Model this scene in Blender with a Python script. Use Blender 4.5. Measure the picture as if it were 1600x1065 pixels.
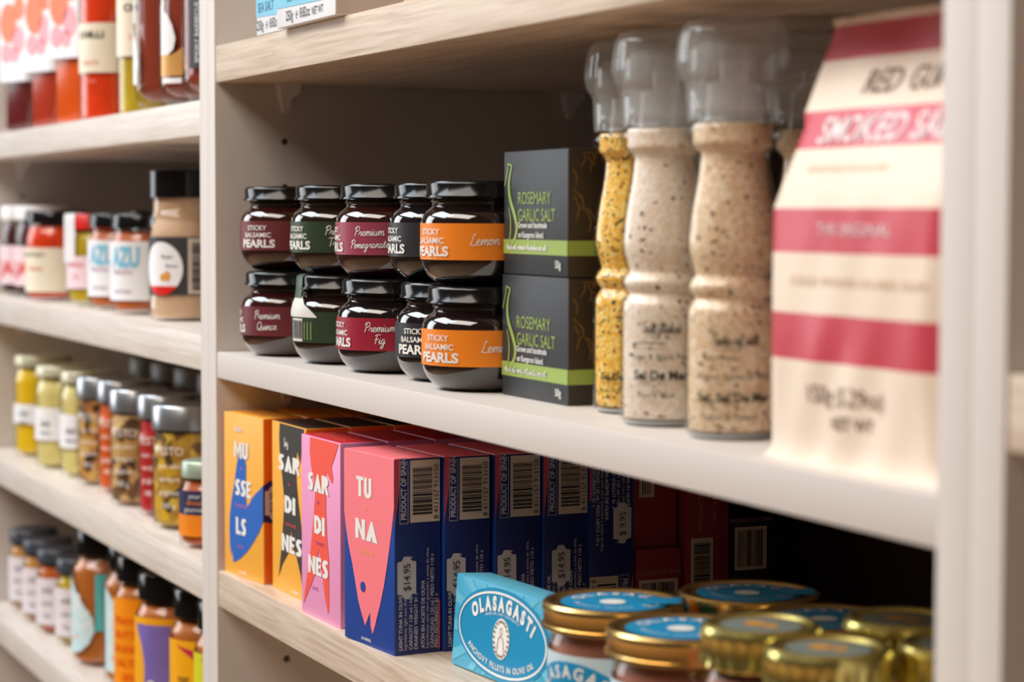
import bpy, bmesh, math, random
from mathutils import Vector, Matrix
random.seed(7)
for o in list(bpy.data.objects): bpy.data.objects.remove(o)
scn = bpy.context.scene
COL = scn.collection
sin, cos, PI, R_ = math.sin, math.cos, math.pi, math.radians

# ------------------------------------------------------------------ camera
FPX, YAW, PITCH, ROLL = 3415.0, 0.4254, 0.0579, -0.0025
CAM = Vector((1.4538, -0.4346, 0.0950))
fwd = Vector((-cos(YAW)*cos(PITCH), sin(YAW)*cos(PITCH), -sin(PITCH)))
rgt = Vector((sin(YAW), cos(YAW), 0)); upv = rgt.cross(fwd)
r2 = rgt*cos(ROLL) - upv*sin(ROLL); u2 = rgt*sin(ROLL) + upv*cos(ROLL)
cd = bpy.data.cameras.new('camera'); cam = bpy.data.objects.new('camera', cd); COL.objects.link(cam)
M = Matrix((r2, u2, -fwd)).transposed().to_4x4(); M.translation = CAM
cam.matrix_world = M
cd.sensor_width = 36; cd.lens = FPX/1600*36; cd.clip_start = .05; cd.clip_end = 50
cd.dof.use_dof = True; cd.dof.focus_distance = 1.26; cd.dof.aperture_fstop = 7.8; cd.dof.aperture_blades = 9
scn.camera = cam

# ------------------------------------------------------------------ world, lights, exposure
w = bpy.data.worlds.new('shop_ambient'); scn.world = w; w.use_nodes = True
bg = w.node_tree.nodes['Background']; bg.inputs[0].default_value = (1.0, .76, .55, 1); bg.inputs[1].default_value = .04
def area(name, loc, tgt, sx, sy, power, color):
    l = bpy.data.lights.new(name, 'AREA'); l.shape = 'RECTANGLE'; l.size = sx; l.size_y = sy; l.energy = power; l.color = color
    o = bpy.data.objects.new(name, l); COL.objects.link(o); o.location = loc
    o.rotation_euler = (Vector(tgt)-Vector(loc)).to_track_quat('-Z', 'Y').to_euler()
    return o
area('ceiling_light', (-.95, -1.45, 1.75), (.1, 0, 0), 2.0, 1.0, 36, (.84, .93, 1))
area('ceiling_light', (.75, -1.5, 1.75), (.5, 0, 0), 1.8, 1.0, 27, (1, .90, .80))
area('added_left_light', (-2.4, -1.9, .75), (.3, 0, 0), 1.3, 1.5, 19, (.93, .97, 1))  # added light, not a seen window; gives the glass its white left edges
vs = scn.view_settings; vs.view_transform = 'Standard'; vs.look = 'None'; vs.gamma = 1; vs.use_curve_mapping = False
vs.exposure = 0.63

# ------------------------------------------------------------------ materials
def lin(c):
    return tuple(((v/255)/12.92 if v/255 <= .04045 else ((v/255+.055)/1.055)**2.4) for v in c)
MATS = {}
def mat(name, c, rough=.5, metal=0., coat=0., var=.06, vscale=60., bump=0., bscale=300., spec=.5, trans=0.):
    if name in MATS: return MATS[name]
    m = bpy.data.materials.new(name); m.use_nodes = True; nt = m.node_tree; b = nt.nodes['Principled BSDF']
    c = lin(c)
    b.inputs['Roughness'].default_value = rough; b.inputs['Metallic'].default_value = metal
    b.inputs['Coat Weight'].default_value = coat; b.inputs['Coat Roughness'].default_value = .05
    b.inputs['Specular IOR Level'].default_value = spec
    tc = nt.nodes.new('ShaderNodeTexCoord'); nz = nt.nodes.new('ShaderNodeTexNoise'); nz.inputs['Scale'].default_value = vscale
    nz.inputs['Detail'].default_value = 3
    nt.links.new(tc.outputs['Object'], nz.inputs['Vector'])
    mx = nt.nodes.new('ShaderNodeMix'); mx.data_type = 'RGBA'
    mx.inputs['A'].default_value = (*[v*(1-var) for v in c], 1); mx.inputs['B'].default_value = (*[min(1, v*(1+var)) for v in c], 1)
    nt.links.new(nz.outputs['Fac'], mx.inputs['Factor']); nt.links.new(mx.outputs['Result'], b.inputs['Base Color'])
    if bump:
        n2 = nt.nodes.new('ShaderNodeTexNoise'); n2.inputs['Scale'].default_value = bscale
        nt.links.new(tc.outputs['Object'], n2.inputs['Vector'])
        bp = nt.nodes.new('ShaderNodeBump'); bp.inputs['Strength'].default_value = bump; bp.inputs['Distance'].default_value = .001
        nt.links.new(n2.outputs['Fac'], bp.inputs['Height']); nt.links.new(bp.outputs['Normal'], b.inputs['Normal'])
    MATS[name] = m; return m
def wood(name, c1, c2, c3):
    m = bpy.data.materials.new(name); m.use_nodes = True; nt = m.node_tree; b = nt.nodes['Principled BSDF']
    b.inputs['Roughness'].default_value = .42
    tc = nt.nodes.new('ShaderNodeTexCoord'); mp = nt.nodes.new('ShaderNodeMapping'); mp.inputs['Scale'].default_value = (7, 110, 190)
    nt.links.new(tc.outputs['Object'], mp.inputs['Vector'])
    n1 = nt.nodes.new('ShaderNodeTexNoise'); n1.inputs['Scale'].default_value = 1.6; n1.inputs['Detail'].default_value = 6; n1.inputs['Distortion'].default_value = .6
    nt.links.new(mp.outputs['Vector'], n1.inputs['Vector'])
    cr = nt.nodes.new('ShaderNodeValToRGB'); e = cr.color_ramp.elements
    e[0].position = .32; e[0].color = (*lin(c1), 1); e[1].position = .68; e[1].color = (*lin(c3), 1)
    k = e.new(.5); k.color = (*lin(c2), 1)
    nt.links.new(n1.outputs['Fac'], cr.inputs['Fac']); nt.links.new(cr.outputs['Color'], b.inputs['Base Color'])
    bp = nt.nodes.new('ShaderNodeBump'); bp.inputs['Strength'].default_value = .15; bp.inputs['Distance'].default_value = .0006
    nt.links.new(n1.outputs['Fac'], bp.inputs['Height']); nt.links.new(bp.outputs['Normal'], b.inputs['Normal'])
    MATS[name] = m; return m
def glass(name, tint=(1, 1, 1), haze=0., rough=.02):
    m = bpy.data.materials.new(name); m.use_nodes = True; nt = m.node_tree; nt.nodes.clear()
    out = nt.nodes.new('ShaderNodeOutputMaterial'); tr = nt.nodes.new('ShaderNodeBsdfTransparent'); tr.inputs[0].default_value = (*tint, 1)
    gl = nt.nodes.new('ShaderNodeBsdfGlossy'); gl.inputs['Roughness'].default_value = rough
    lw = nt.nodes.new('ShaderNodeLayerWeight'); lw.inputs['Blend'].default_value = .5
    pw = nt.nodes.new('ShaderNodeMath'); pw.operation = 'POWER'; pw.inputs[1].default_value = 4.5; nt.links.new(lw.outputs['Facing'], pw.inputs[0])
    fr = nt.nodes.new('ShaderNodeMath'); fr.operation = 'MULTIPLY_ADD'; fr.inputs[1].default_value = .8; fr.inputs[2].default_value = .05
    nt.links.new(pw.outputs[0], fr.inputs[0])
    m1 = nt.nodes.new('ShaderNodeMixShader'); nt.links.new(fr.outputs[0], m1.inputs[0])
    src = tr
    if haze:
        df = nt.nodes.new('ShaderNodeBsdfDiffuse'); df.inputs[0].default_value = (.9, .92, .93, 1)
        mh = nt.nodes.new('ShaderNodeMixShader'); mh.inputs[0].default_value = haze
        nt.links.new(tr.outputs[0], mh.inputs[1]); nt.links.new(df.outputs[0], mh.inputs[2]); src = mh
    nt.links.new(src.outputs[0], m1.inputs[1]); nt.links.new(gl.outputs[0], m1.inputs[2]); nt.links.new(m1.outputs[0], out.inputs[0])
    MATS[name] = m; return m
def speckle(name, base, specks, scale=700., amount=.3, rough=.6):
    """granular contents: cells with random colours taken from a ramp"""
    m = bpy.data.materials.new(name); m.use_nodes = True; nt = m.node_tree; b = nt.nodes['Principled BSDF']; b.inputs['Roughness'].default_value = rough
    tc = nt.nodes.new('ShaderNodeTexCoord'); vo = nt.nodes.new('ShaderNodeTexVoronoi'); vo.inputs['Scale'].default_value = scale
    nt.links.new(tc.outputs['Object'], vo.inputs['Vector'])
    sp = nt.nodes.new('ShaderNodeSeparateColor'); nt.links.new(vo.outputs['Color'], sp.inputs[0])
    cr = nt.nodes.new('ShaderNodeValToRGB'); cr.color_ramp.interpolation = 'CONSTANT'; e = cr.color_ramp.elements
    n = len(base); e[0].position = 0; e[0].color = (*lin(base[0]), 1); e[1].position = (1-amount)/n; e[1].color = (*lin(base[1 % n]), 1)
    for i in range(2, n): k = e.new((1-amount)*i/n); k.color = (*lin(base[i]), 1)
    for i, c in enumerate(specks): k = e.new(1-amount+amount*i/len(specks)); k.color = (*lin(c), 1)
    nt.links.new(sp.outputs[0], cr.inputs[0]); nt.links.new(cr.outputs[0], b.inputs['Base Color'])
    bp = nt.nodes.new('ShaderNodeBump'); bp.inputs['Strength'].default_value = .4; bp.inputs['Distance'].default_value = .0006
    nt.links.new(vo.outputs['Distance'], bp.inputs['Height']); nt.links.new(bp.outputs['Normal'], b.inputs['Normal'])
    MATS[name] = m; return m

PANEL = mat('cream_laminate', (220, 211, 204), .5, var=.015, vscale=4)
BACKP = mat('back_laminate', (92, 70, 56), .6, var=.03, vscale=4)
OAK = wood('oak_laminate', (196, 172, 150), (216, 195, 174), (228, 210, 192))
OAKP = wood('pale_oak_laminate', (212, 199, 186), (224, 213, 202), (233, 224, 215))
FLOORM = mat('floor_wood', (196, 156, 118), .4, var=.08, vscale=3)
GLASS = glass('clear_glass', (.97, .985, .975))
ACRYL = glass('clear_acrylic', (.985, .985, .98), haze=.19, rough=.06)
COREM = glass('frosted_core', (.97, .97, .96), haze=.22, rough=.2)
BLACKLID = mat('black_lid', (20, 19, 20), .14, coat=.0, var=.1, spec=.4)
WHITE = mat('white_print', (240, 238, 232), .5, var=.01)
INK = mat('black_ink', (24, 22, 22), .6, var=.01)

# ------------------------------------------------------------------ mesh helpers
def link(name, me, m=None, parent=None, smooth=False, ang=35):
    if m is not None and not me.materials: me.materials.append(m)
    if smooth:
        for p in me.polygons: p.use_smooth = True
        me.set_sharp_from_angle(angle=R_(ang))
    o = bpy.data.objects.new(name, me); COL.objects.link(o)
    if parent is not None: o.parent = parent
    return o
def pymesh(name, V, F, m=None):
    me = bpy.data.meshes.new(name); me.from_pydata([tuple(v) for v in V], [], F); me.update()
    if m: me.materials.append(m)
    return me
def lathe(prof, seg=40, a0=0., a1=2*PI):
    """prof: (r,z); angle measured from the front (-Y) towards +X"""
    full = abs(a1-a0-2*PI) < 1e-6; n = seg if full else seg+1
    V, F, idx = [], [], []
    for r, z in prof:
        if r < 1e-6 and full: idx.append([len(V)]*n); V.append((0, 0, z)); continue
        row = []
        for k in range(n):
            a = a0+(a1-a0)*k/seg; row.append(len(V)); V.append((r*sin(a), -r*cos(a), z))
        idx.append(row)
    for i in range(len(prof)-1):
        for k in range(seg):
            k2 = (k+1) % n
            f = [idx[i][k], idx[i][k2], idx[i+1][k2], idx[i+1][k]]
            g = []
            for q in f:
                if q not in g: g.append(q)
            if len(g) > 2: F.append(g)
    return V, F
def lathe_obj(name, prof, m, parent, seg=40, a0=0., a1=2*PI, ang=35):
    V, F = lathe(prof, seg, a0, a1); me = pymesh(name, V, F, m)
    return link(name, me, None, parent, True, ang)
def smooth_prof(pts, n=5):
    out = []
    for i in range(len(pts)-1):
        p0 = pts[max(0, i-1)]; p1 = pts[i]; p2 = pts[i+1]; p3 = pts[min(len(pts)-1, i+2)]
        for k in range(n):
            t = k/n; out.append(tuple(.5*((2*b)+(-a+c)*t+(2*a-5*b+4*c-d)*t*t+(-a+3*b-3*c+d)*t**3) for a, b, c, d in zip(p0, p1, p2, p3)))
    out.append(tuple(pts[-1])); return out
def box_me(name, w, d, h, mats, bevel=.0006, segs=2, center=False, top_edge=False):
    """base-centred box; mats: one material or dict front/back/left/right/top/bottom"""
    bm = bmesh.new(); bmesh.ops.create_cube(bm, size=1)
    for v in bm.verts: v.co = Vector((v.co.x*w, v.co.y*d, (v.co.z+(0 if center else .5))*h))
    me = bpy.data.meshes.new(name)
    if isinstance(mats, dict):
        lst = []
        for k in ('front', 'back', 'left', 'right', 'top', 'bottom'):
            m = mats.get(k, mats['front']);
            if m not in lst: lst.append(m)
        for m in lst: me.materials.append(m)
        bm.normal_update()
        for f in bm.faces:
            n = f.normal
            k = 'front' if n.y < -.5 else 'back' if n.y > .5 else 'right' if n.x > .5 else 'left' if n.x < -.5 else 'top' if n.z > .5 else 'bottom'
            f.material_index = lst.index(mats.get(k, mats['front']))
    else: me.materials.append(mats)
    if bevel: bmesh.ops.bevel(bm, geom=bm.edges[:], offset=bevel, segments=segs, profile=.6, affect='EDGES', clamp_overlap=True)
    if top_edge:
        bm.normal_update()
        for f in bm.faces:
            if .05 < f.normal.z < .99: f.material_index = lst.index(mats['top'])
    bm.to_mesh(me); bm.free()
    return me
def tag(o, label, cat, group=None, kind=None):
    if label: o['label'] = label
    if cat: o['category'] = cat
    if group: o['group'] = group
    if kind: o['kind'] = kind
    return o
def thing(name, loc, label, cat, group=None, rz=0.):
    o = bpy.data.objects.new(name, None); COL.objects.link(o); o.empty_display_size = .02
    o.location = loc; o.rotation_euler = (0, 0, rz); return tag(o, label, cat, group)
def copy_tree(o, parent=None):
    c = o.copy(); COL.objects.link(c); c.parent = parent
    for ch in [x for x in bpy.data.objects if x.parent == o]: copy_tree(ch, c)
    return c

# ------------------------------------------------------------------ lettering
_fc = bpy.data.curves.new('type_source', 'FONT'); _fo = bpy.data.objects.new('type_source', _fc); _fc.resolution_u = 3
_tc = {}
def type_mesh(s, bold=0.):
    k = (s, bold)
    if k not in _tc:
        _fc.body = s; _fc.offset = bold
        me = bpy.data.meshes.new_from_object(_fo)
        _tc[k] = ([(v.co.x/.682, v.co.y/.682) for v in me.vertices], [list(p.vertices) for p in me.polygons])
        bpy.data.meshes.remove(me)
    return _tc[k]
SCRIPT = {
 'e': ([[(0,.35),(.35,.5),(.55,.8),(.4,1),(.15,.85),(.1,.4),(.3,.02),(.6,.1),(.8,.35)]], .75),
 'r': ([[(0,.3),(.2,.8),(.25,1.05),(.35,.9),(.6,.9),(.55,.5),(.6,.1),(.85,.35)]], .8),
 'm': ([[(0,.3),(.15,.9),(.2,1),(.2,.5),(.18,0),(.3,.7),(.5,1),(.6,.8),(.58,0),(.7,.7),(.92,1),(1.02,.8),(1.,.2),(1.1,0),(1.3,.35)]], 1.25),
 'n': ([[(0,.3),(.15,.9),(.2,1),(.2,.5),(.18,0),(.3,.7),(.55,1),(.65,.8),(.63,.2),(.75,0),(.95,.35)]], .9),
 'i': ([[(0,.3),(.2,1),(.18,.3),(.3,0),(.5,.35)], [(.22,1.35),(.27,1.42)]], .48),
 'u': ([[(0,.3),(.15,1),(.12,.3),(.3,0),(.5,.2),(.65,1),(.62,.3),(.75,0),(.95,.35)]], .92),
 'o': ([[(0,.3),(.3,.9),(.15,.9),(.08,.45),(.3,0),(.55,.2),(.6,.7),(.4,1),(.3,.85),(.55,.75),(.85,.8)]], .8),
 'a': ([[(.55,.85),(.35,1),(.1,.7),(.1,.2),(.3,0),(.5,.3),(.6,.95),(.55,.3),(.68,0),(.9,.35)]], .86),
 'c': ([[(.55,.8),(.4,1),(.12,.75),(.1,.25),(.3,0),(.55,.1),(.8,.35)]], .75),
 'g': ([[(.55,.85),(.35,1),(.1,.7),(.1,.25),(.3,.05),(.5,.3),(.6,.95),(.58,0),(.5,-.8),(.25,-1),(.1,-.75),(.4,-.2),(.9,.35)]], .88),
 't': ([[(0,.3),(.25,1.7),(.2,.4),(.3,0),(.55,.3)], [(0,1.1),(.5,1.15)]], .55),
 'f': ([[(0,.3),(.4,1.4),(.35,1.9),(.2,1.6),(.2,.2),(.2,-.9),(.05,-.8),(.3,.1),(.6,.35)]], .6),
 'l': ([[(0,.3),(.35,1.3),(.3,1.8),(.15,1.4),(.15,.3),(.3,0),(.55,.35)]], .5),
 'd': ([[(.55,.85),(.35,1),(.1,.7),(.1,.2),(.3,0),(.5,.3),(.65,1.8),(.58,.3),(.68,0),(.9,.35)]], .86),
 'h': ([[(0,.3),(.3,1.7),(.15,1.5),(.12,0),(.25,.7),(.5,1),(.6,.8),(.58,.2),(.7,0),(.9,.35)]], .86),
 'k': ([[(0,.3),(.3,1.7),(.15,1.5),(.12,0),(.3,.7),(.55,.95),(.3,.55),(.6,0),(.85,.35)]], .8),
 's': ([[(0,.3),(.35,1),(.5,.5),(.3,0),(.1,.1),(.7,.35)]], .65),
 'w': ([[(0,.3),(.15,1),(.15,.2),(.3,0),(.5,.9),(.5,.2),(.65,0),(.85,1),(1.05,.9)]], 1.0),
 'p': ([[(0,.3),(.2,1),(.15,-.9),(.2,.8),(.45,1),(.6,.6),(.45,.05),(.25,.2),(.8,.35)]], .78),
 'y': ([[(0,.3),(.15,1),(.12,.4),(.3,.1),(.55,.4),(.62,1),(.55,-.5),(.3,-.95),(.1,-.7),(.85,.35)]], .85),
 'P': ([[(.2,0),(.3,1),(.4,1.9)], [(0,1.5),(.3,2.05),(.8,2.1),(1.05,1.7),(.8,1.2),(.35,1.05)]], 1.0),
 'Q': ([[(.6,2),(.15,1.5),(.1,.6),(.5,0),(1.,.5),(1.1,1.4),(.8,1.95),(.5,1.9)], [(.5,.5),(.8,.1),(1.2,-.15)]], 1.2),
 'F': ([[(.3,0),(.35,1),(.4,1.9)], [(0,1.8),(.4,2.05),(1.1,2.05)], [(.1,1),(.8,1.1)]], .95),
 'L': ([[(.62,1.75),(.5,2.05),(.35,1.7),(.3,1.),(.15,.2),(0,.05),(.2,.2),(.55,-.02),(1.05,.15)]], 1.0),
 'T': ([[(0,1.8),(.4,2.05),(1.2,2.)], [(.65,2),(.55,1),(.45,0)]], .95),
 'S': ([[(.85,1.8),(.55,2.1),(.2,1.7),(.5,1.2),(.75,.7),(.5,0),(.1,.2)]], .9),
 'G': ([[(.9,1.7),(.6,2.05),(.15,1.5),(.1,.6),(.5,0),(.9,.5),(.95,1.),(.6,.95)]], 1.05),
 'M': ([[(0,0),(.2,1.2),(.3,2),(.6,.4),(.95,2),(1.05,1),(1.1,0)]], 1.25),
 'A': ([[(0,0),(.4,1.2),(.7,2),(.85,1),(.95,0)], [(.2,.7),(.9,.7)]], 1.1),
 ' ': ([], .55), '-': ([[(0,.6),(.6,.6)]], .7)}
DECO = {
 'T': ([[(0,1),(.6,1),(.6,.82),(.42,.82),(.42,0),(.18,0),(.18,.82),(0,.82)]], .66),
 'U': ([[(0,1),(.24,1),(.24,.3),(.3,.2),(.38,.3),(.38,1),(.62,1),(.62,.25),(.52,.05),(.3,0),(.1,.05),(0,.25)]], .68),
 'N': ([[(0,0),(0,1),(.2,1),(.42,.45),(.42,1),(.65,1),(.65,0),(.47,0),(.22,.55),(.22,0)]], .7),
 'A': ([[(0,0),(.33,1),(.43,1),(.76,0),(.44,0),(.40,.22),(.36,.22),(.32,0)]], .76),
 'S': ([[(.05,.02),(.05,.22),(.2,.22),(.28,.3),(.04,.62),(.05,.82),(.2,1),(.52,1),(.54,.82),(.36,.8),(.32,.72),(.54,.42),(.52,.15),(.37,0)]], .6),
 'R': ([[(0,0),(0,1),(.42,1),(.62,.85),(.6,.55),(.46,.47),(.68,0),(.42,0),(.26,.4),(.22,0)]], .68),
 'D': ([[(0,0),(0,1),(.2,1),(.2,0)], [(.2,1),(.36,1),(.62,.75),(.62,.25),(.36,0),(.2,0),(.2,.22),(.34,.34),(.34,.66),(.2,.78)]], .68),
 'I': ([[(0,0),(0,1),(.24,1),(.24,0)]], .3),
 'E': ([[(0,0),(0,1),(.5,1),(.5,.8),(.24,.8),(.24,.6),(.44,.6),(.44,.42),(.24,.42),(.24,.2),(.5,.2),(.5,0)]], .56),
 'M': ([[(0,0),(.05,1),(.25,1),(.42,.5),(.6,1),(.78,1),(.83,0),(.62,0),(.6,.55),(.44,.15),(.38,.15),(.24,.55),(.2,0)]], .86),
 'L': ([[(0,1),(.24,1),(.24,.22),(.5,.22),(.5,0),(0,0)]], .54)}
def smooth_line(pts, n=5):
    return smooth_prof(pts, n) if len(pts) > 2 else pts
class Print:
    """collects flat shapes (x,y) in metres and maps them onto a surface as one thin mesh"""
    def __init__(s): s.V, s.F = [], []
    def poly(s, pts): b = len(s.V); s.V += list(pts); s.F.append(list(range(b, b+len(pts)))); return s
    def rect(s, x0, y0, x1, y1, nx=1):
        for i in range(nx):
            a = x0+(x1-x0)*i/nx; c = x0+(x1-x0)*(i+1)/nx; s.poly([(a, y0), (c, y0), (c, y1), (a, y1)])
        return s
    def frame(s, x0, y0, x1, y1, t):
        s.rect(x0, y0, x1, y0+t); s.rect(x0, y1-t, x1, y1); s.rect(x0, y0+t, x0+t, y1-t); s.rect(x1-t, y0+t, x1, y1-t); return s
    def ell(s, cx, cy, rx, ry, n=28): return s.poly([(cx+rx*cos(2*PI*k/n), cy+ry*sin(2*PI*k/n)) for k in range(n)])
    def ring(s, cx, cy, rx, ry, t, n=40):
        for k in range(n):
            a, b = 2*PI*k/n, 2*PI*(k+1)/n
            s.poly([(cx+rx*cos(a), cy+ry*sin(a)), (cx+rx*cos(b), cy+ry*sin(b)), (cx+(rx-t)*cos(b), cy+(ry-t)*sin(b)), (cx+(rx-t)*cos(a), cy+(ry-t)*sin(a))])
        return s
    def line(s, pts, wd, taper=False):
        n = len(pts)
        L, Rr = [], []
        for i, p in enumerate(pts):
            a = pts[max(0, i-1)]; b = pts[min(n-1, i+1)]; dx, dy = b[0]-a[0], b[1]-a[1]; l = math.hypot(dx, dy) or 1
            h = wd/2*(.35+.65*sin(PI*min(1, (i+.5)/n))) if taper else wd/2
            L.append((p[0]-dy/l*h, p[1]+dx/l*h)); Rr.append((p[0]+dy/l*h, p[1]-dx/l*h))
        b = len(s.V); s.V += L+Rr
        for i in range(n-1): s.F.append([b+i, b+i+1, b+n+i+1, b+n+i][::-1])
        return s
    def _put(s, vs, fs, T): b = len(s.V); s.V += [T(p) for p in vs]; s.F += [[b+i for i in f] for f in fs]
    def text(s, t, x, y, h, al='l', sx=1., bold=0., shear=0., rot=0.):
        vs, fs = type_mesh(t, bold)
        if not vs: return s
        x0 = min(p[0] for p in vs); x1 = max(p[0] for p in vs); wdt = x1-x0
        off = -x0 if al == 'l' else -(x0+wdt/2) if al == 'c' else -x1
        c, sn = cos(rot), sin(rot)
        def T(p):
            a = ((p[0]+off)+shear*p[1])*h*sx; b = p[1]*h; return (x+a*c-b*sn, y+a*sn+b*c)
        s._put(vs, fs, T); return s
    def strips(s, step):
        """cuts wide shapes into upright strips so that they follow a curved wall"""
        V, F = [], []
        for f in s.F:
            P = [s.V[i] for i in f]; x0 = min(p[0] for p in P); x1 = max(p[0] for p in P)
            n = max(1, math.ceil((x1-x0)/step)) if x1-x0 > step*1.2 else 1
            for k in range(n):
                Q = P
                if n > 1:
                    for lim, sg in ((x0+(x1-x0)*k/n, 1), (x0+(x1-x0)*(k+1)/n, -1)):
                        out = []
                        for i, a in enumerate(Q):
                            b = Q[(i+1) % len(Q)]; da, db = sg*(a[0]-lim), sg*(b[0]-lim)
                            if da >= 0: out.append(a)
                            if da*db < 0: q = da/(da-db); out.append((lim, a[1]+(b[1]-a[1])*q))
                        Q = out
                        if len(Q) < 3: break
                if len(Q) >= 3: F.append(list(range(len(V), len(V)+len(Q)))); V += Q
        s.V, s.F = V, F
    def width(s, t, h, sx=1., bold=0.):
        vs, _ = type_mesh(t, bold); return (max(p[0] for p in vs)-min(p[0] for p in vs))*h*sx
    def script(s, t, x, y, h, wd, al='l', slant=.18, rise=0., sx=1.):
        W = sum(SCRIPT[c][1] for c in t)*h*sx; px = x-(W/2 if al == 'c' else 0)
        for c in t:
            st, adv = SCRIPT[c]
            for q in st:
                pts = [(px+(a+slant*b)*h*sx, y+b*h+rise*(px-x)) for a, b in smooth_line(q, 4)]
                s.line(pts, wd)
            px += adv*h*sx
        return s
    def deco(s, t, x0, x1, y, h):
        W = sum(DECO[c][1] for c in t)-.05; k = (x1-x0)/W; px = x0
        for c in t:
            ps, adv = DECO[c]
            for q in ps: s.poly([(px+a*k, y+b*h) for a, b in q])
            px += adv*k
        return s
    def arc_text(s, t, cx, cy, rx, ry, a_mid, h, sx=1., bold=0., inside=False, track=1.):
        """letters along an ellipse; a_mid in radians from +x; clockwise reading on top, inside=True for the bottom arc"""
        ws = [(s.width(c, h, sx, bold) if c != ' ' else h*.5*sx)+h*.22*sx*track for c in t]; tot = sum(ws); pos = -tot/2
        def ang(q):  # angle reached after running q metres along the ellipse from a_mid
            a, n = a_mid, 40; st = q/n
            for _ in range(n): a += st/math.hypot(rx*sin(a), ry*cos(a))
            return a
        for c, wd in zip(t, ws):
            q = pos+wd/2; a = ang(q if inside else -q)
            px, py = cx+rx*cos(a), cy+ry*sin(a)
            tx, ty = -rx*sin(a), ry*cos(a)
            rot = math.atan2(ty, tx) if inside else math.atan2(-ty, -tx)
            if c != ' ': s.text(c, px, py, h, 'c', sx, bold, 0, rot)
            pos += wd
        return s
    def build(s, name, m, parent, mp):
        if getattr(mp, 'curved', False): s.strips(.0022)
        me = pymesh(name, [mp(x, y) for x, y in s.V], s.F, m)
        return link(name, me, None, parent)
def on_front(w, d, e=.00025): return lambda u, v: (-w/2+u, -d/2-e, v)
def on_right(w, d, e=.00025): return lambda u, v: (w/2+e, -d/2+u, v)
def on_top(w, d, h, e=.00025): return lambda u, v: (-w/2+u, -d/2+v, h+e)
def on_cyl(r, phi0=0., e=.0003):
    f = lambda u, v: ((r+e)*sin(phi0+u/r), -(r+e)*cos(phi0+u/r), v)
    f.curved = True; return f
def rot90(mp, flip=None):
    """text space turned to read upwards: (a along the text, b across) -> surface (u, v)"""
    if flip: W, H = flip; return lambda a, b: mp(W-(-b), H-a)
    return lambda a, b: mp(-b, a)
def band(name, r, z0, z1, m, parent, phi0=-PI, phi1=PI, e=.00015):
    full = phi1-phi0 > 2*PI-.01
    return lathe_obj(name, [(r+e, z0), (r+e, z1)], m, parent, 40, phi0, phi1 if not full else phi0+2*PI)

# photo column of a round thing's left outline -> X of its axis, for a thing standing with its axis at depth Y on a shelf
def axis_x(xl, Y, rad):
    lo, hi = -1.2, 1.0
    for _ in range(40):
        X = (lo+hi)/2; d = Vector((X-CAM.x, Y-CAM.y)); a = math.asin(rad/d.length)
        t = Vector((cos(a)*d.x-sin(a)*d.y, sin(a)*d.x+cos(a)*d.y, -CAM.z))
        px = 800+FPX*t.dot(r2)/t.dot(fwd)
        if px < xl: lo = X
        else: hi = X
    return X

# ------------------------------------------------------------------ the shop fitting
ZA, ZL = .1842, -.1518            # underside of upper shelf, top of lower shelf (main bay); middle shelf top is z = 0
S1, S2, S3, S4 = .1743, .0094, -.1538, -.3175
PT, BAY, DEP = .0184, .843, .33
FL, TOP = -1.25, 1.05
def plain(name, x0, x1, y0, y1, z0, z1, m, parent=None, bev=.0008):
    me = box_me(name, x1-x0, y1-y0, z1-z0, m, bev, 2)
    o = link(name, me, None, parent, True, 40); o.location = ((x0+x1)/2, (y0+y1)/2, z0)
    return o
fl = plain('floor', -6, 6, -5.0, .6, FL-.05, FL, FLOORM); fl['kind'] = 'structure'
wl = plain('wall_back', -6, 6, DEP+.03, DEP+.1, FL, 1.9, PANEL); wl['kind'] = 'structure'
HOLEM = mat('hole_dark', (30, 22, 18), .9)
PINM = mat('shelf_pin_plastic', (240, 232, 230), .35, var=.02)
def drilled(name, x0, x1, z0, z1, holes, parent):
    """side panel with real shelf-pin holes drilled into both faces"""
    o = plain(name, x0, x1, 0, DEP, z0, z1, PANEL, parent, .0008)
    if not holes: return o
    bm = bmesh.new()
    for y, z in holes:
        for sx in (x0, x1):
            bmesh.ops.create_cone(bm, cap_ends=True, segments=16, radius1=.0026, radius2=.0026, depth=.018,
                                  matrix=Matrix.Translation((sx-(x0+x1)/2, y-DEP/2, z-z0)) @ Matrix.Rotation(PI/2, 4, 'Y'))
    cm = bpy.data.meshes.new('drill'); bm.to_mesh(cm); bm.free(); c = bpy.data.objects.new('drill', cm); COL.objects.link(c)
    o.parent = None
    c.location = o.location
    md = o.modifiers.new('drill', 'BOOLEAN'); md.object = c; md.operation = 'DIFFERENCE'; md.solver = 'EXACT'
    dg = bpy.context.evaluated_depsgraph_get(); me = bpy.data.meshes.new_from_object(o.evaluated_get(dg))
    o.modifiers.clear(); o.data = me; bpy.data.objects.remove(c); o.parent = parent
    return o
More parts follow.
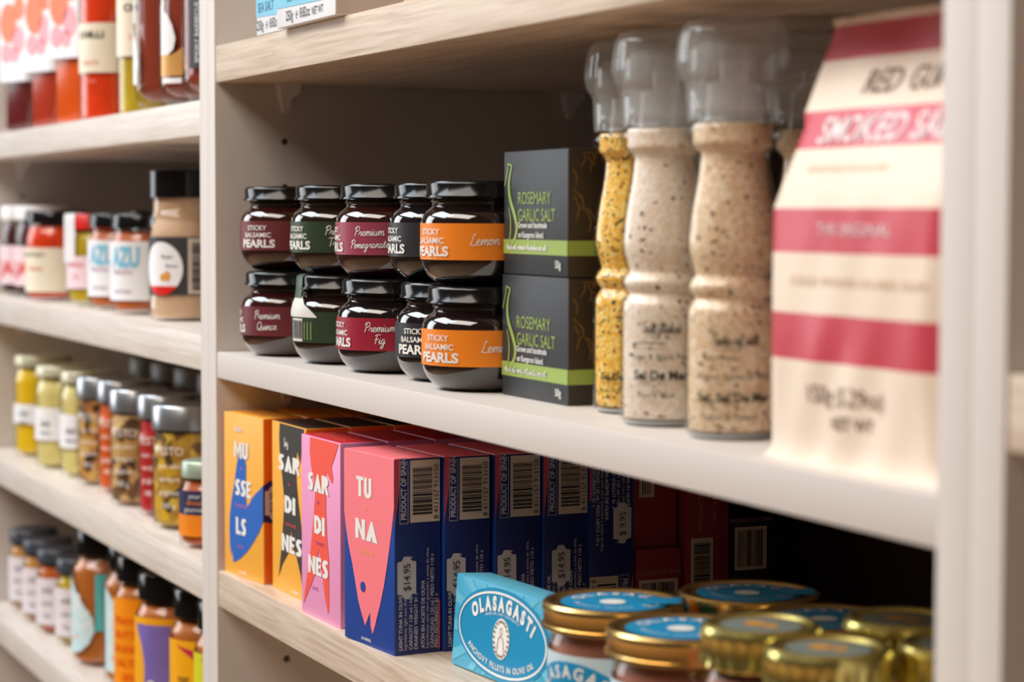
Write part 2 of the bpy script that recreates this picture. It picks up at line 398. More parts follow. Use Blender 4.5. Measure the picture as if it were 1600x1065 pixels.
def unit(x0, label, shelves, holes, labs, mats):
    t = thing('shelving_unit', (0, 0, 0), label, 'shelves')
    x1 = x0+BAY
    drilled('side_panel', x0-PT, x0, FL, TOP, holes, t); drilled('side_panel', x1, x1+PT, FL, TOP, holes, t)
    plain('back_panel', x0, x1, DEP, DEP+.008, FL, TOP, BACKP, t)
    for (z, th, m) in shelves:
        s = plain('shelf_board', x0+.0006, x1-.0006, 0.0005, DEP-.001, z-th, z, m, None, .0012)
        tag(s, labs[shelves.index((z, th, m))], 'shelf', 'shelf boards')
        for px, sg in ((x0, 1), (x1, -1)):
            for y in (.051, DEP-.06):
                V = []; prof = [(-.0075, 0), (.0085, 0), (.0075, -.006), (.003, -.010), (.0015, -.019), (-.003, -.019), (-.0055, -.010)]
                n = len(prof)
                for k, ex in enumerate((0, .009)):
                    for a, b in prof:
                        q = 1 if b > -.007 or k == 0 else .55
                        V.append((px+sg*ex*q, y+a, z-th+b))
                F = [list(range(n)), list(range(2*n-1, n-1, -1))]+[[i, n+i, n+(i+1) % n, (i+1) % n] for i in range(n)]
                link('shelf_support', pymesh('shelf_support', V, F, PINM), None, t)
    plain('top_board', x0, x1, 0, DEP, TOP-.03, TOP, PANEL, t)
    return t
HY = .0505
unit(0., 'main shelving bay with cream side panels holding balsamic jars and fish tins',
     [(.47, .025, OAK), (ZA+.025, .025, OAK), (0, .0182, PANEL), (ZL, .025, OAK), (-.47, .025, OAK), (-.80, .025, OAK)],
     [(HY, .145), (HY, -.218), (HY, .113)],
     ['oak shelf board high above the white and blue cartons', 'oak shelf board above the balsamic jars, carrying white and blue cartons', 'thin cream shelf board carrying the balsamic jars, mills and paper bag',
      'oak shelf board carrying the fish cartons and gold-lidded jars', 'oak shelf board one level below the fish cartons', 'lowest oak shelf board of the main bay'], None)
unit(-.0368-BAY, 'neighbouring shelving bay at far left with pale oak shelves of sauces',
     [(.47, .025, OAKP), (S1, .025, OAKP), (S2, .025, OAKP), (S3, .025, OAKP), (S4, .025, OAKP), (-.55, .025, OAKP), (-.85, .025, OAKP)],
     [(HY, .113), (HY, .08), (HY, -.06)],
     ['pale oak shelf board above the bottles of the left bay', 'pale oak shelf board under the bottles and flasks', 'pale oak shelf board under the chutney and jam jars', 'pale oak shelf board under the silver-lidded jars',
      'pale oak shelf board under the caramel and nut spread jars', 'pale oak shelf board at the bottom left corner of the picture', 'lowest pale oak shelf board of the left bay'], None)
unit(BAY+.0368, 'shelving bay at far right edge showing only an oak shelf end',
     [(.36, .025, OAK), (.044, .025, OAK), (-.26, .025, OAK), (-.6, .025, OAK)], [],
     ['upper oak shelf board of the far right bay', 'oak shelf board end at the right picture edge', 'third oak shelf board of the far right bay', 'lowest oak shelf board of the far right bay'], None)

# ------------------------------------------------------------------ balsamic pearl jars (middle shelf, two layers)
PH = .0565
body_prof = smooth_prof([(.0225, .0008), (.0265, .0022), (.0303, .0058), (.0328, .0100), (.0338, .0142), (.034, .022), (.034, .030), (.0335, .0355), (.0318, .039), (.0288, .0415), (.0272, .043)], 4)
def darkjelly(name, c): return mat(name, c, .06, coat=1., var=.12, vscale=200, spec=.7)
PEARL = {
 'quince': ((112, 40, 46), (52, 20, 18)), 'truffle': ((44, 62, 38), (36, 22, 18)), 'pomegranate': ((156, 62, 82), (52, 22, 20)),
 'black': ((40, 40, 42), (26, 20, 22)), 'lemon': ((248, 138, 28), (30, 20, 20)), 'fig': ((158, 28, 52), (28, 20, 22))}
def pearl_jar(kind, loc, rz, label, flav, z):
    t = thing('balsamic_jar', (loc[0], loc[1], z), label, 'jar', 'balsamic pearl jars', rz)
    lc, jc = PEARL[kind]
    lathe_obj('jar_body', [(0, .0008), (.018, .002), (.0205, .0012)]+body_prof, darkjelly('jelly_'+kind, jc), t, 56, ang=60)
    lathe_obj('neck', [(.0270, .0425), (.0278, .0433), (.0272, .0442), (.0282, .0455), (.0275, .0470), (.0270, .0485)], MATS.get('dark_neck') or mat('dark_neck', (46, 40, 38), .05, coat=1, spec=.8), t, 56, ang=60)
    ld = lathe_obj('lid', [(0, .0552), (.0255, .0552), (.0268, PH), (.0290, PH), (.0303, PH-.0007), (.0309, PH-.002), (.0309, .0490), (.0316, .0484), (.0316, .0474), (.0304, .0470), (.0272, .0470)], BLACKLID, t, 56, ang=50)
    Z0, Z1 = .0142, .0336
    lb = band('label', .0341, Z0, Z1, mat('label_'+kind, lc, .45, var=.02), t)
    if flav is not None:
        p = Print()
        p.text('STICKY', 0, .0276, .0030, 'c', bold=.018, sx=1.15); p.text('BALSAMIC', 0, .0229, .0030, 'c', bold=.018, sx=1.15); p.text('PEARLS', 0, .0163, .0049, 'c', bold=.035, sx=1.25)
        p.build('lettering', WHITE, lb, on_cyl(.0343))
        q = Print(); n = len(flav)
        for i, s in enumerate(flav):
            hh = {'Lemon': .0030, 'Pomegranate': .0024}.get(s, .0027)
            q.script(s, .0345, (.0256 if n > 1 else .0222)-.0072*i, hh, .00045, 'c', rise=.03, sx=1.12)
        q.build('script_lettering', WHITE, lb, on_cyl(.0343))
    return t, lb
PJ = [(377, .038), (457, .045), (527, .045), (618, .053), (659, .0415)]
pos = [(axis_x(a, b, .034), b) for a, b in PJ]
pearl_jar('quince', pos[0], R_(-16), 'balsamic jar with maroon premium quince label, bottom layer beside the side panel', ['Premium', 'Quince'], 0)
tj, lb = pearl_jar('truffle', pos[1], R_(150), 'balsamic jar turned to show its barcode and green tamper strip, bottom layer', None, 0)
pearl_jar('fig', pos[2], R_(-3), 'balsamic jar with crimson premium fig label in the bottom layer', ['Premium', 'Fig'], 0)
pearl_jar('black', pos[3], R_(25), 'balsamic jar with black label in the bottom layer, behind the orange one', ['Premium'], 0)
pearl_jar('lemon', pos[4], R_(19), 'balsamic jar with orange label in the bottom layer, beside the black carton', ['Lemon'], 0)
up = [(axis_x(a, b, .034), b) for a, b in [(376, .039), (455, .045), (525, .045), (608, .054), (657, .0415)]]
pearl_jar('quince', up[0], R_(30), 'balsamic jar with maroon label in the top layer, nearest the side panel', ['Premium', 'Quince'], PH)
pearl_jar('truffle', up[1], R_(8), 'balsamic jar with dark green label in the top layer', ['Premium', 'Truffle'], PH)
pearl_jar('pomegranate', up[2], R_(-13), 'balsamic jar with dusty pink premium pomegranate label in the top layer', ['Premium', 'Pomegranate'], PH)
pearl_jar('black', up[3], R_(-2), 'balsamic jar with black label in the top layer, behind the orange one', ['Premium'], PH)
pearl_jar('lemon', up[4], R_(10), 'balsamic jar with orange lemon label in the top layer', ['Lemon'], PH)
# tamper strip, white patch and barcode of the turned jar (local front is turned away from the camera, strip faces front-left)
sw = mat('strip_green', (52, 74, 50), .45, var=.03); wp = mat('label_white', (226, 224, 216), .5, var=.02)
A0 = R_(-150)
def strip(name, pts, half, m):
    V, F = [], []
    for (r, z, ang_half) in pts:
        for k in range(5):
            a = A0+ang_half*(k/2-1); V.append((r*sin(a), -r*cos(a), z))
    for i in range(len(pts)-1):
        for k in range(4): F.append([i*5+k, i*5+k+1, i*5+6+k, i*5+5+k])
    link(name, pymesh(name, V, F, m), None, tj, True, 80)
h = .19
strip('tamper_strip', [(.012, PH+.0004, .5), (.029, PH+.0004, h), (.0316, PH-.0012, h), (.0320, .048, h), (.0328, .042, h)], h, sw)
strip('seal_patch', [(.0322, .0428, h*1.1), (.0338, .0380, h*1.8), (.0349, .0336, h*3.0), (.0349, .0300, h*3.6)], h, wp)
bc = Print(); x = 0
bp_ = Print().rect(-.0020, .0148, .0110, .0290, 6); bp_.build('barcode_panel', wp, lb, on_cyl(.0343, A0, .0005))
rb = random.Random(3)
while x < .0108:
    wd = rb.choice((.0003, .0005, .0008)); bc.rect(-.0008+x, .0165, -.0008+x+wd, .0280); x += wd+rb.choice((.0003, .0005))
bc.build('barcode', INK, lb, on_cyl(.0343, A0, .0009))
tx = Print()
for i in range(3): tx.text('Store in a cool dry place', 0, 0, .0009) if False else tx.rect(.0130+i*.0028, .0160, .0135+i*.0028, .0270)
tx.build('small_print', mat('pale_green_ink', (170, 184, 120), .5), lb, on_cyl(.0343, A0, .0009))

# ------------------------------------------------------------------ rosemary garlic salt cartons
CH = mat('charcoal_card', (48, 50, 53), .5, var=.03); CHB = mat('brown_black_card', (44, 32, 26), .45, var=.15, vscale=120)
LIME = mat('lime_ink', (152, 176, 84), .5, var=.02); HERB = mat('herb_print', (110, 82, 40), .6, var=.35, vscale=300)
def rosemary(z, dx, label, rz):
    W, D, H = .080, .062, .0635
    t = thing('salt_carton', (.4415+dx, .0675, z), label, 'box', 'garlic salt cartons', rz)
    link('carton', box_me('carton', W, D, H, {'front': CH, 'right': CHB, 'left': CHB, 'top': CH, 'back': CH}, .0005), None, t, True, 50)
    f = on_front(W, D)
    Print().rect(0, .0105, W, .0180).build('green_band', LIME, t, f)
    Print().rect(0, .0105, D, .0180).build('green_band', LIME, t, on_right(W, D))
    p = Print()
    p.text('ROSEMARY', .0195, .0362, .0062, sx=.90, bold=.0); p.text('GARLIC SALT', .0195, .0275, .0062, sx=.86)
    def L(pts, wd, tp=False): p.line([(a*W, b*H) for a, b in smooth_line(pts, 6)], wd, tp)
    L([(.02, .72), (.06, .83), (.075, .905)], .0009); L([(.075, .905), (.10, .895), (.14, .885)], .0008)
    L([(.14, .885), (.10, .79), (.09, .70), (.115, .60), (.18, .49), (.22, .39), (.20, .31), (.15, .25), (.13, .21)], .0030, True)
    L([(.085, .55), (.115, .46), (.12, .36), (.10, .26), (.085, .21)], .0013, True)
    p.build('logo', LIME, t, on_front(W, D, .0004))
    q = Print(); q.text('Grown and handmade', .0200, .0240, .0030, sx=.92, bold=.01); q.text('on Kangaroo Island.', .0200, .0190, .0030, sx=.92, bold=.01)
    q.text('50g', .0665, .0042, .0036, sx=.9, bold=.01)
    q.script('Made with premium Australian sea salt', .005, .0128, .00155, .00045, slant=.15, sx=1.16)
    q.build('lettering', WHITE, t, on_front(W, D, .0007))
    hb = Print(); rr = random.Random(5)
    for k in range(34):
        x0, y0 = rr.uniform(.004, D-.006), rr.uniform(.020, H-.006); a = rr.uniform(1.0, 2.2); l = rr.uniform(.006, .013)
        hb.line([(x0, y0), (x0+l*.5*cos(a), y0+l*.5*sin(a)), (x0+l*cos(a+.35), min(H-.002, y0+l*sin(a+.35)))], .0012, True)
    hb.build('herb_picture', HERB, t, on_right(W, D))
rosemary(0, 0, 'lower black rosemary garlic salt carton standing on the cream shelf', 0)
rosemary(.0640, .001, 'upper black rosemary garlic salt carton stacked on another', R_(-1))

# ------------------------------------------------------------------ salt mills
mill_prof = smooth_prof([(.0172, .0006), (.0192, .0022), (.020, .005)], 4)+[(.020, .020), (.020, .040)]+smooth_prof([(.020, .050), (.0198, .0545), (.0182, .0578), (.0172, .0595), (.0185, .0615), (.0198, .0645), (.0185, .0675), (.0172, .0690), (.0180, .0730), (.0196, .0790), (.0198, .0850), (.0186, .0960), (.0165, .1080), (.0153, .1170), (.0155, .1215), (.0185, .1250), (.0206, .1290), (.0200, .1325), (.0178, .1350), (.0172, .1380)], 4)
head_out = [(.0196, .1345), (.0200, .1400), (.0206, .1500), (.0226, .1530), (.0243, .1580), (.0245, .1625), (.0238, .1690), (.0225, .1735), (.0200, .1765), (.0150, .1775), (0, .1776)]
SALTP = speckle('pink_pepper_salt', [(250, 232, 216), (242, 216, 196), (253, 240, 228), (246, 222, 204)], [(150, 110, 84), (84, 60, 46)], 650, .02)
SALTB = speckle('spiced_salt', [(244, 216, 184), (234, 200, 162), (250, 228, 202), (228, 190, 150)], [(150, 104, 66), (76, 54, 38)], 650, .03)
SALTY = speckle('lemon_pepper', [(252, 204, 92), (246, 186, 62), (254, 220, 134), (240, 176, 64)], [(150, 104, 36), (60, 46, 26)], 700, .13)
MECH = mat('grinder_plastic', (214, 212, 208), .3, var=.03)
def mill(loc, salt, label, lines, rz):
    t = thing('salt_mill', (loc[0], loc[1], 0), label, 'salt mill', 'glass salt mills', rz)
    lathe_obj('glass_body', mill_prof, GLASS, t, 56, ang=60)
    lathe_obj('glass_base', [(0, .0004), (.017, .0006), (.0184, .0018), (.0186, .0026), (0, .0028)], mat('base_glass', (176, 182, 184), .05, coat=1, var=.05), t, 40, ang=60)
    inner = [(0, .0032), (.0172, .0032), (.0180, .0045)]+[(min(.0170, r-.0016) if z > .118 else r-.0016, z) for r, z in mill_prof if .006 < z < .133]+[(.0165, .1335), (0, .1338)]
    lathe_obj('contents', inner, salt, t, 48, ang=60)
    # ribbed clear head
    V, F = [], []; n = 96
    ho = smooth_prof(head_out, 3)
    for r, z in ho:
        for k in range(n):
            a = 2*PI*k/n; rr = r*(1-.018*(k % 4 == 0)*(1 if .153 < z < .172 else 0)); V.append((rr*sin(a), -rr*cos(a), z))
    for i in range(len(ho)-1):
        for k in range(n): F.append([i*n+k, i*n+(k+1) % n, (i+1)*n+(k+1) % n, (i+1)*n+k])
    hd = link('grinder_head', pymesh('grinder_head', V, F, ACRYL), None, t, True, 50)
    lathe_obj('inner_cap', [(.0160, .1385), (.0178, .1400), (.0178, .1500), (.0192, .1520), (.0196, .1560), (.0196, .1640), (.0150, .1680), (0, .1690)], ACRYL, hd, 40)
    lathe_obj('grinder_core', [(.0128, .1330), (.0128, .1410), (.0120, .1430), (.0120, .1500), (.0060, .1520), (.0060, .1600), (0, .1610)], COREM, hd, 32)
    if lines:
        for kind, s, x, z, hh in lines:
            p = Print()
            if kind == 's': p.script(s, x, z, hh, .0005, 'c')
            elif kind == 'b': p.text(s, x, z, hh, 'c', bold=.03, sx=.95)
            elif kind == 'l': p.line([(x-.008, z), (x, z+.0006), (x+.008, z)], hh)
            else: p.text(s, x, z, hh, 'c', sx=.95)
            p.build('lettering' if kind != 'l' else 'printed_line', INK, t, on_cyl(.0201))
    return t
m1 = (axis_x(925, .053, .02), .053); m2 = (axis_x(968, .037, .02), .037); m3 = (axis_x(1069, .036, .02), .036)
mill(m1, SALTY, 'clear glass mill of yellow lemon pepper next to the black cartons',
     [('b', 'Sel De Mer', .012, .0165, .0034), ('n', 'Lemon & Pepper', .012, .0105, .0022)], R_(10))
mill(m2, SALTP, 'clear glass mill of pink salt in the middle of the three front mills',
     [('s', 'Salt flakes', .002, .0425, .0024), ('l', '', -.004, .0375, .0006), ('n', 'Lime & Black Pepper', .004, .0305, .0027), ('b', 'Sel De Mer', .002, .0215, .0040), ('n', 'Poivre Noir', .0, .0135, .0027)], R_(52))
mill(m3, SALTB, 'clear glass mill of tan spiced salt, nearest the kraft paper bag',
     [('s', 'Taste of salt', .002, .0405, .0024), ('l', '', -.004, .0345, .0006), ('n', 'Pepper Spices & Chilli', .002, .0260, .0027), ('b', 'Sel, Sel De Mer', .002, .0165, .0038), ('n', 'Epices & Piment', 0, .0090, .0027)], R_(58))
mill((.605, .100), SALTB, 'clear glass mill half hidden behind the front mills and the bag', None, 0)

# ------------------------------------------------------------------ kraft paper bag
KR = mat('kraft_paper', (246, 226, 206), .55, var=.05, vscale=30, bump=.25, bscale=40)
RD = mat('red_print', (210, 76, 92), .4, var=.06, vscale=30, bump=.15, bscale=40)
BW, BD = .118, .060
bag = thing('paper_bag', (.7085+BW/2, .0135+BD/2, 0), 'kraft paper bag with red stripes beside the cream upright', 'paper bag')
zb = [0, .0012, .004, .010, .020, .030, .0395, .0396, .0485, .0575, .0576, .066, .074, .0805, .0806, .089, .0975, .0976, .108, .1205, .1206, .128, .1355, .1356, .146, .1555, .1556, .163, .1695, .1696, .1725]
def bag_sec(z):
    if z < .098: d = BD+.004*sin(PI*min(1, z/.098)); wd = BW-.006*sin(PI*min(1, z/.098))
    else:
        k = (z-.098)/(.1725-.098); d = .003+(BD-.003)*(1-k)**1.05; wd = BW-.002*k
    if z <= .004: wd += .008*(1-z/.004); d += .003*(1-z/.004)
    return wd, d
def bag_front(u, z):
    """u from the left edge (0..1) -> (x, y) on the front sheet"""
    wd, d = bag_sec(z); x = -wd/2+wd*u
    wr = .0012*sin(9*u+60*z)*sin(PI*u)+.0010*sin(23*u-95*z+1)*sin(PI*u)*(.4+.6*(z < .05))
    edge = .004*(max(0, .06-u)/.06)**2+.004*(max(0, u-.94)/.06)**2
    yc = .002*(0 if z < .098 else (z-.098)/.0745)
    return x, -d/2+edge*(1 if z < .13 else .2)+wr-.0012*sin(PI*u)*(z < .12)+yc
nu = 28; V, F, MI = [], [], []
for z in zb:
    wd, d = bag_sec(z); gus = .012*min(1, z/.05)*(1 if z < .12 else 1)
    for k in range(nu+1): x, y = bag_front(k/nu, z); V.append((x, y, z+(.0008*sin(k*1.7)*(z > .17))))
    for k in range(1, 6):
        s = k/6; V.append((wd/2-gus*sin(PI*s), -d/2+d*s, z))
    for k in range(nu+1): x, y = bag_front(1-k/nu, z); V.append((x, -y, z))
    for k in range(1, 6):
        s = k/6; V.append((-wd/2+gus*sin(PI*s), d/2-d*s, z))
n = len(V)//len(zb); red = [(.0396, .0575), (.0806, .0975), (.1206, .1355), (.1556, .1695)]
for i in range(len(zb)-1):
    zm = (zb[i]+zb[i+1])/2
    for k in range(n):
        F.append([i*n+k, i*n+(k+1) % n, (i+1)*n+(k+1) % n, (i+1)*n+k]); MI.append(1 if any(a < zm < b for a, b in red) else 0)
F.append(list(range(n))[::-1]); MI.append(0); F.append([(len(zb)-1)*n+k for k in range(n)]); MI.append(0)
me = pymesh('bag_body', V, F); me.materials.append(KR); me.materials.append(RD)
for p, mi in zip(me.polygons, MI): p.material_index = mi
link('bag_body', me, None, bag, True, 60)
def on_bag(u, v):
    x, y = bag_front(u/BW, v); return (x, y-.0005, v)
def dense(pr, step):  # split long runs so the print follows the sheet
    return pr
DG = mat('brown_ink', (128, 100, 80), .6, var=.02)
PW = mat('pink_white_ink', (240, 222, 222), .5); TAN = mat('tan_ink', (206, 180, 150), .6)
for txt, x, z, hh, sx, bo, sh_, m in (('RED', .0390, .1412, .0090, .95, .01, .22, DG), ('GUM', .0390+.0055+Print().width('RED', .0090, .95, .01), .1412, .0090, .95, .01, .22, DG), ('COLD SMOKED ON RED GUM', .0210, .0685, .0032, 1.45, 0, 0, TAN), ('150g (5.29oz)', .0370, .0245, .0066, .95, 0, 0, DG),
                                     ('NET WT', .0540, .0155, .0046, .95, .01, 0, DG), ('SMOKED', .0185, .1228, .0098, 1., .02, .22, PW), ('SALT', .0185+.0055+Print().width('SMOKED', .0098, 1., .02), .1228, .0098, 1., .02, .22, PW), ('THE ORIGINAL', .0380, .0876, .0042, 1.25, 0, 0, PW),
                                     ('HAND MADE ON ISLAND', .0200, .1115, .0026, 1.3, 0, 0, TAN)):
    p = Print(); p.text(txt, x, z, hh, sx=sx, bold=bo, shear=sh_); p.build('lettering', m, bag, on_bag)

# ------------------------------------------------------------------ fish cartons on the lower shelf
CW, CD, CHh = .066, .0288, .111
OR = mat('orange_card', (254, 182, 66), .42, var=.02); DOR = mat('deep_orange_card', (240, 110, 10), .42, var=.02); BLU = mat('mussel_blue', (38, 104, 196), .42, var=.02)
DK = mat('sardine_charcoal', (60, 58, 54), .42, var=.03); PK = mat('candy_pink_card', (244, 160, 204), .42, var=.02); RDC = mat('sardine_red', (250, 92, 74), .42, var=.02)
TP = mat('tuna_pink', (255, 128, 138), .42, var=.02); NV = mat('tuna_blue', (18, 68, 158), .42, var=.03); NVD = mat('tuna_navy', (26, 38, 104), .42, var=.03)
RTOP = mat('red_top_card', (206, 34, 44), .42, var=.03); YINK = mat('yellow_ink', (240, 190, 90), .5); PINK_INK = mat('pink_ink', (228, 120, 170), .5); PURP = mat('purple_ink', (120, 60, 160), .5)
BCP = mat('barcode_panel_cream', (214, 190, 172), .5, var=.02); STK = mat('price_sticker_paper', (206, 198, 198), .5, var=.03)
def shape(pts): return [(u*CW, v*CHh) for u, v in pts]
def barcode(p, u0, u1, v0, v1, seed=1, along='v'):
    r = random.Random(seed); x = v0 if along == 'v' else u0; end = v1 if along == 'v' else u1
    while x < end-.0006:
        wd = r.choice((.00035, .0004, .0007, .0011))
        (p.rect(u0, x, u1, min(end, x+wd)) if along == 'v' else p.rect(x, v0, min(end, x+wd), v1)); x += wd+r.choice((.00035, .0005, .0008))
    return p
def sticker(parent, u, v, price, mp, s=1.):
    """price-gun label, reads upwards; u = across, v = lower end"""
    wd, ln = .0118*s, .0215*s
    pts = [(0, .0018), (.0030, .0012), (.0045, -.0012), (.0075, -.0012), (.0090, .0012), (wd, .0018), (wd, ln-.0018), (.0090, ln-.0012), (.0075, ln+.0012), (.0040, ln+.0012), (.0028, ln-.0012), (0, ln-.0018)]
    o = Print().poly([(u+a, v+b) for a, b in pts]).build('price_sticker', STK, parent, lambda a, b: tuple(x+y for x, y in zip(mp(a, b), (.0003, 0, 0))))
    p = Print(); p.text(price, v+.0035, -(u+wd*.68), .0042*s, sx=.92)
    q = rot90(mp); p.build('price', INK, o, lambda a, b: tuple(x+y for x, y in zip(q(a, b), (.0007, 0, 0))))
def maker(t, u):
    p = Print(); p.text('LA NARVAL', u*CW, .025*CHh, .0017, 'c', bold=.02); p.build('maker_lettering', WHITE, t, on_front(CW, CD, .0005))
def tuna(loc, label, rz=0., front=True, flip=False, price='$14.95', su=.0015, sv=.033):
    t = thing('fish_carton', loc, label, 'box', 'tuna cartons in a row', rz)
    link('carton', box_me('carton', CW, CD, CHh, {'front': NV, 'right': NVD, 'left': NVD, 'top': TP, 'back': NVD, 'bottom': NVD}, .0006, top_edge=True), None, t, True, 50)
    F = on_front(CW, CD); Rt0 = on_right(CW, CD)
    Rt = (lambda u, v: Rt0(CD-u, CHh-v)) if flip else Rt0
    if front:
        Print().poly(shape([(0, .995), (0, .67), (.04, .58), (.08, .51), (.17, .40), (.23, .31), (.29, .22), (.36, .155), (.43, .1), (.53, .18), (.54, .11), (.58, .07), (.63, .12), (.67, .17), (.74, .25), (.81, .35), (.86, .44), (.91, .54), (.96, .65), (1, .75), (1, .995)])).build('fish_picture', TP, t, F)
        p = Print().deco('TU', .26*CW, .57*CW, .765*CHh, .105*CHh).deco('NA', .24*CW, .67*CW, .545*CHh, .105*CHh)
        maker(t, .46)
        p.build('lettering', WHITE, t, on_front(CW, CD, .0005))
        p = Print(); p.text('IN', .45*CW, .70*CHh, .0022, 'c'); p.text('OLIVE OIL', .47*CW, .475*CHh, .0022, 'c', sx=1.25); p.build('yellow_lettering', YINK, t, on_front(CW, CD, .0005))
        Print().ell(.39*CW, .3*CHh, .05*CW, .027*CHh).build('fish_eye', NV, t, on_front(CW, CD, .0005))
    # side print
    Print().poly([(0, .1105), (.0040, .1105), (.0036, .100), (.0022, .088), (.0008, .078), (0, .072)]).build('pink_edge', mat('side_pink', (206, 74, 92), .45), t, Rt)
    Print().rect(.0272, .002, CD-.0003, .030).build('pink_edge', MATS['side_pink'], t, Rt)
    Print().rect(.0097, .0745, .0283, .1095).build('barcode_panel', BCP, t, Rt)
    p = Print(); barcode(p, .0112, .0235, .0790, .1060, 11)
    e = .0005
    Rt2a = on_right(CW, CD, e); Rt2 = (lambda u, v: Rt2a(CD-u, CHh-v)) if flip else Rt2a
    p.build('barcode', INK, t, Rt2)
    T = Print(); T.text('8 411157 913150', .0760, -.0274, .0030, sx=1.0); T.build('barcode_digits', INK, t, rot90(Rt2))
    T = Print()
    for s, u, hh, b in (('LIGHT TUNA IN OLIVE OIL', .0046, .0020, .03), ('Ingredients: light tuna (fish) and olive oil.', .0074, .0018, .0), ('CAPACITY 120 ml / NET WEIGHT 110 g', .0110, .0020, .02),
                        ('DRAINED WEIGHT 81 g', .0142, .0020, .02), ('AT\u00daN EN ACEITE DE OLIVA', .0186, .0020, .03), ('Ingredientes: at\u00fan claro (pescado) y aceite de oliva.', .0212, .0018, .0),
                        ('CAPACIDAD 120 ml / PESO NETO 110 g', .0244, .0020, .02), ('PESO ESCURRIDO 81 g', .0270, .0020, .02)):
        T.text(s, .003, -u, hh, sx=1.05, bold=b)
    T.text('PRODUCT OF SPAIN', .0765, -.0070, .0030, sx=.86, bold=.03)
    for a in ((.0742, -.0084, .1090, -.0030),): T.frame(*a, .0003)
    T.build('side_lettering', mat('pale_ink', (196, 190, 200), .5), t, rot90(Rt2))
    p = Print()
    for i, (a, b) in enumerate(((.08, .95), (.1, .8), (.06, .9), (.1, .6), (.08, .85))): p.rect(a*CW+.022, .006+i*.0032, b*CW, .0068+i*.0032)
    p.build('top_print', mat('pale_pink_ink', (250, 176, 170), .5), t, on_top(CW, CD, CHh))
    if price:
        if flip: sticker(t, CD-su-.0118, CHh-sv-.0215, price, lambda u, v: Rt0(CD-u, CHh-v) if False else Rt0(u, v))
        else: sticker(t, su, sv, price, Rt)
    return t
TY = .0045+CD/2; TX = .325-CW/2
spots = [(0, -.0007, 4.8), (1, -.0008, 3.0), (2, .0, 1), (3, .001, .8), (4, .001, 0)]
names = ['front tuna carton with pink fish on blue, in front of its row', 'second tuna carton from the front, navy side with price sticker', 'middle carton of the five navy tuna cartons in a row',
         'fourth tuna carton from the front, slightly turned', 'fifth tuna carton from the front, standing upside down']
for k, dx, rz in spots:
    tuna((TX+dx, (.0166 if k == 0 else .0478 if k == 1 else TY+k*(CD+.0012)+.0012), ZL), names[k], R_(rz), k == 0, k == 4, '$14.95' if k < 4 else '$ 9.95', .0015+(k == 3)*.004, .033 if k != 3 else .034)
TOPL = mat('top_red_line', (236, 120, 104), .5)
def fish_carton(loc, label, group, rz, cm, pic, texts, extra, toplines, front=True):
    t = thing('fish_carton', loc, label, 'box', group, rz)
    link('carton', box_me('carton', CW, CD, CHh, cm, .0008), None, t, True, 50)
    p = Print()
    for i, (a, b) in enumerate(((.1, .9), (.1, .75), (.15, .95), (.1, .6))): p.rect(a*CW, .006+i*.0038, b*CW, .0068+i*.0038)
    p.build('top_print', toplines, t, on_top(CW, CD, CHh))
    if not front: return t
    if pic: Print().poly(shape(pic[0])).build('fish_picture', pic[1], t, on_front(CW, CD))
    p = Print()
    for s, u0, u1, v0, v1 in texts: p.deco(s, u0*CW, u1*CW, v0*CHh, (v1-v0)*CHh)
    extra(p); p.build('lettering', WHITE, t, on_front(CW, CD, .0005))
    return t
def small(t, rows, m):
    p = Print()
    for s, u, v in rows: p.text(s, u*CW, v*CHh, .0020, 'c', sx=1.2)
    p.build('small_lettering', m, t, on_front(CW, CD, .0005))
MUS = [(.49, .80), (.37, .73), (.33, .68), (.27, .56), (.21, .48), (.15, .37), (.14, .27), (.15, .18), (.19, .11), (.22, .16), (.23, .08), (.28, .08), (.41, .11), (.60, .17), (.76, .24), (.9, .31), (1, .38), (1, .6), (.92, .57), (.79, .53), (.66, .47), (.59, .44), (.57, .53), (.58, .69), (.54, .75)]
SA1 = [(.25, .995), (.23, .93), (.24, .84), (.29, .74), (.35, .61), (.38, .54), (.36, .47), (.32, .34), (.27, .22), (.2, .08), (.31, .16), (.42, .21), (.53, .26), (.57, .39), (.65, .28), (.74, .24), (.85, .15), (.93, .04), (.95, .16), (.91, .32), (.87, .44), (.79, .57), (.75, .67), (.73, .77), (.76, .86), (.81, .82), (.86, .79), (.9, .9), (.97, .995)]
SA2 = [(.25, .995), (.23, .92), (.27, .83), (.34, .76), (.37, .68), (.33, .56), (.28, .44), (.23, .33), (.13, .18), (.06, .05), (.19, .13), (.29, .19), (.38, .25), (.47, .39), (.54, .28), (.58, .2), (.63, .12), (.7, .05), (.72, .1), (.72, .21), (.72, .35), (.68, .45), (.66, .53), (.65, .64), (.65, .72), (.66, .83), (.73, .8), (.81, .77), (.83, .8), (.79, .86), (.89, .93), (.97, .995)]
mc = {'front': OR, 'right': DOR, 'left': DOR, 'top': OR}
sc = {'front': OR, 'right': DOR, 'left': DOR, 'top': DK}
pc = {'front': PK, 'right': PK, 'left': PK, 'top': RTOP}
dl = mat('dark_orange_line', (214, 110, 20), .5); gl_ = mat('brown_line', (96, 70, 54), .5)
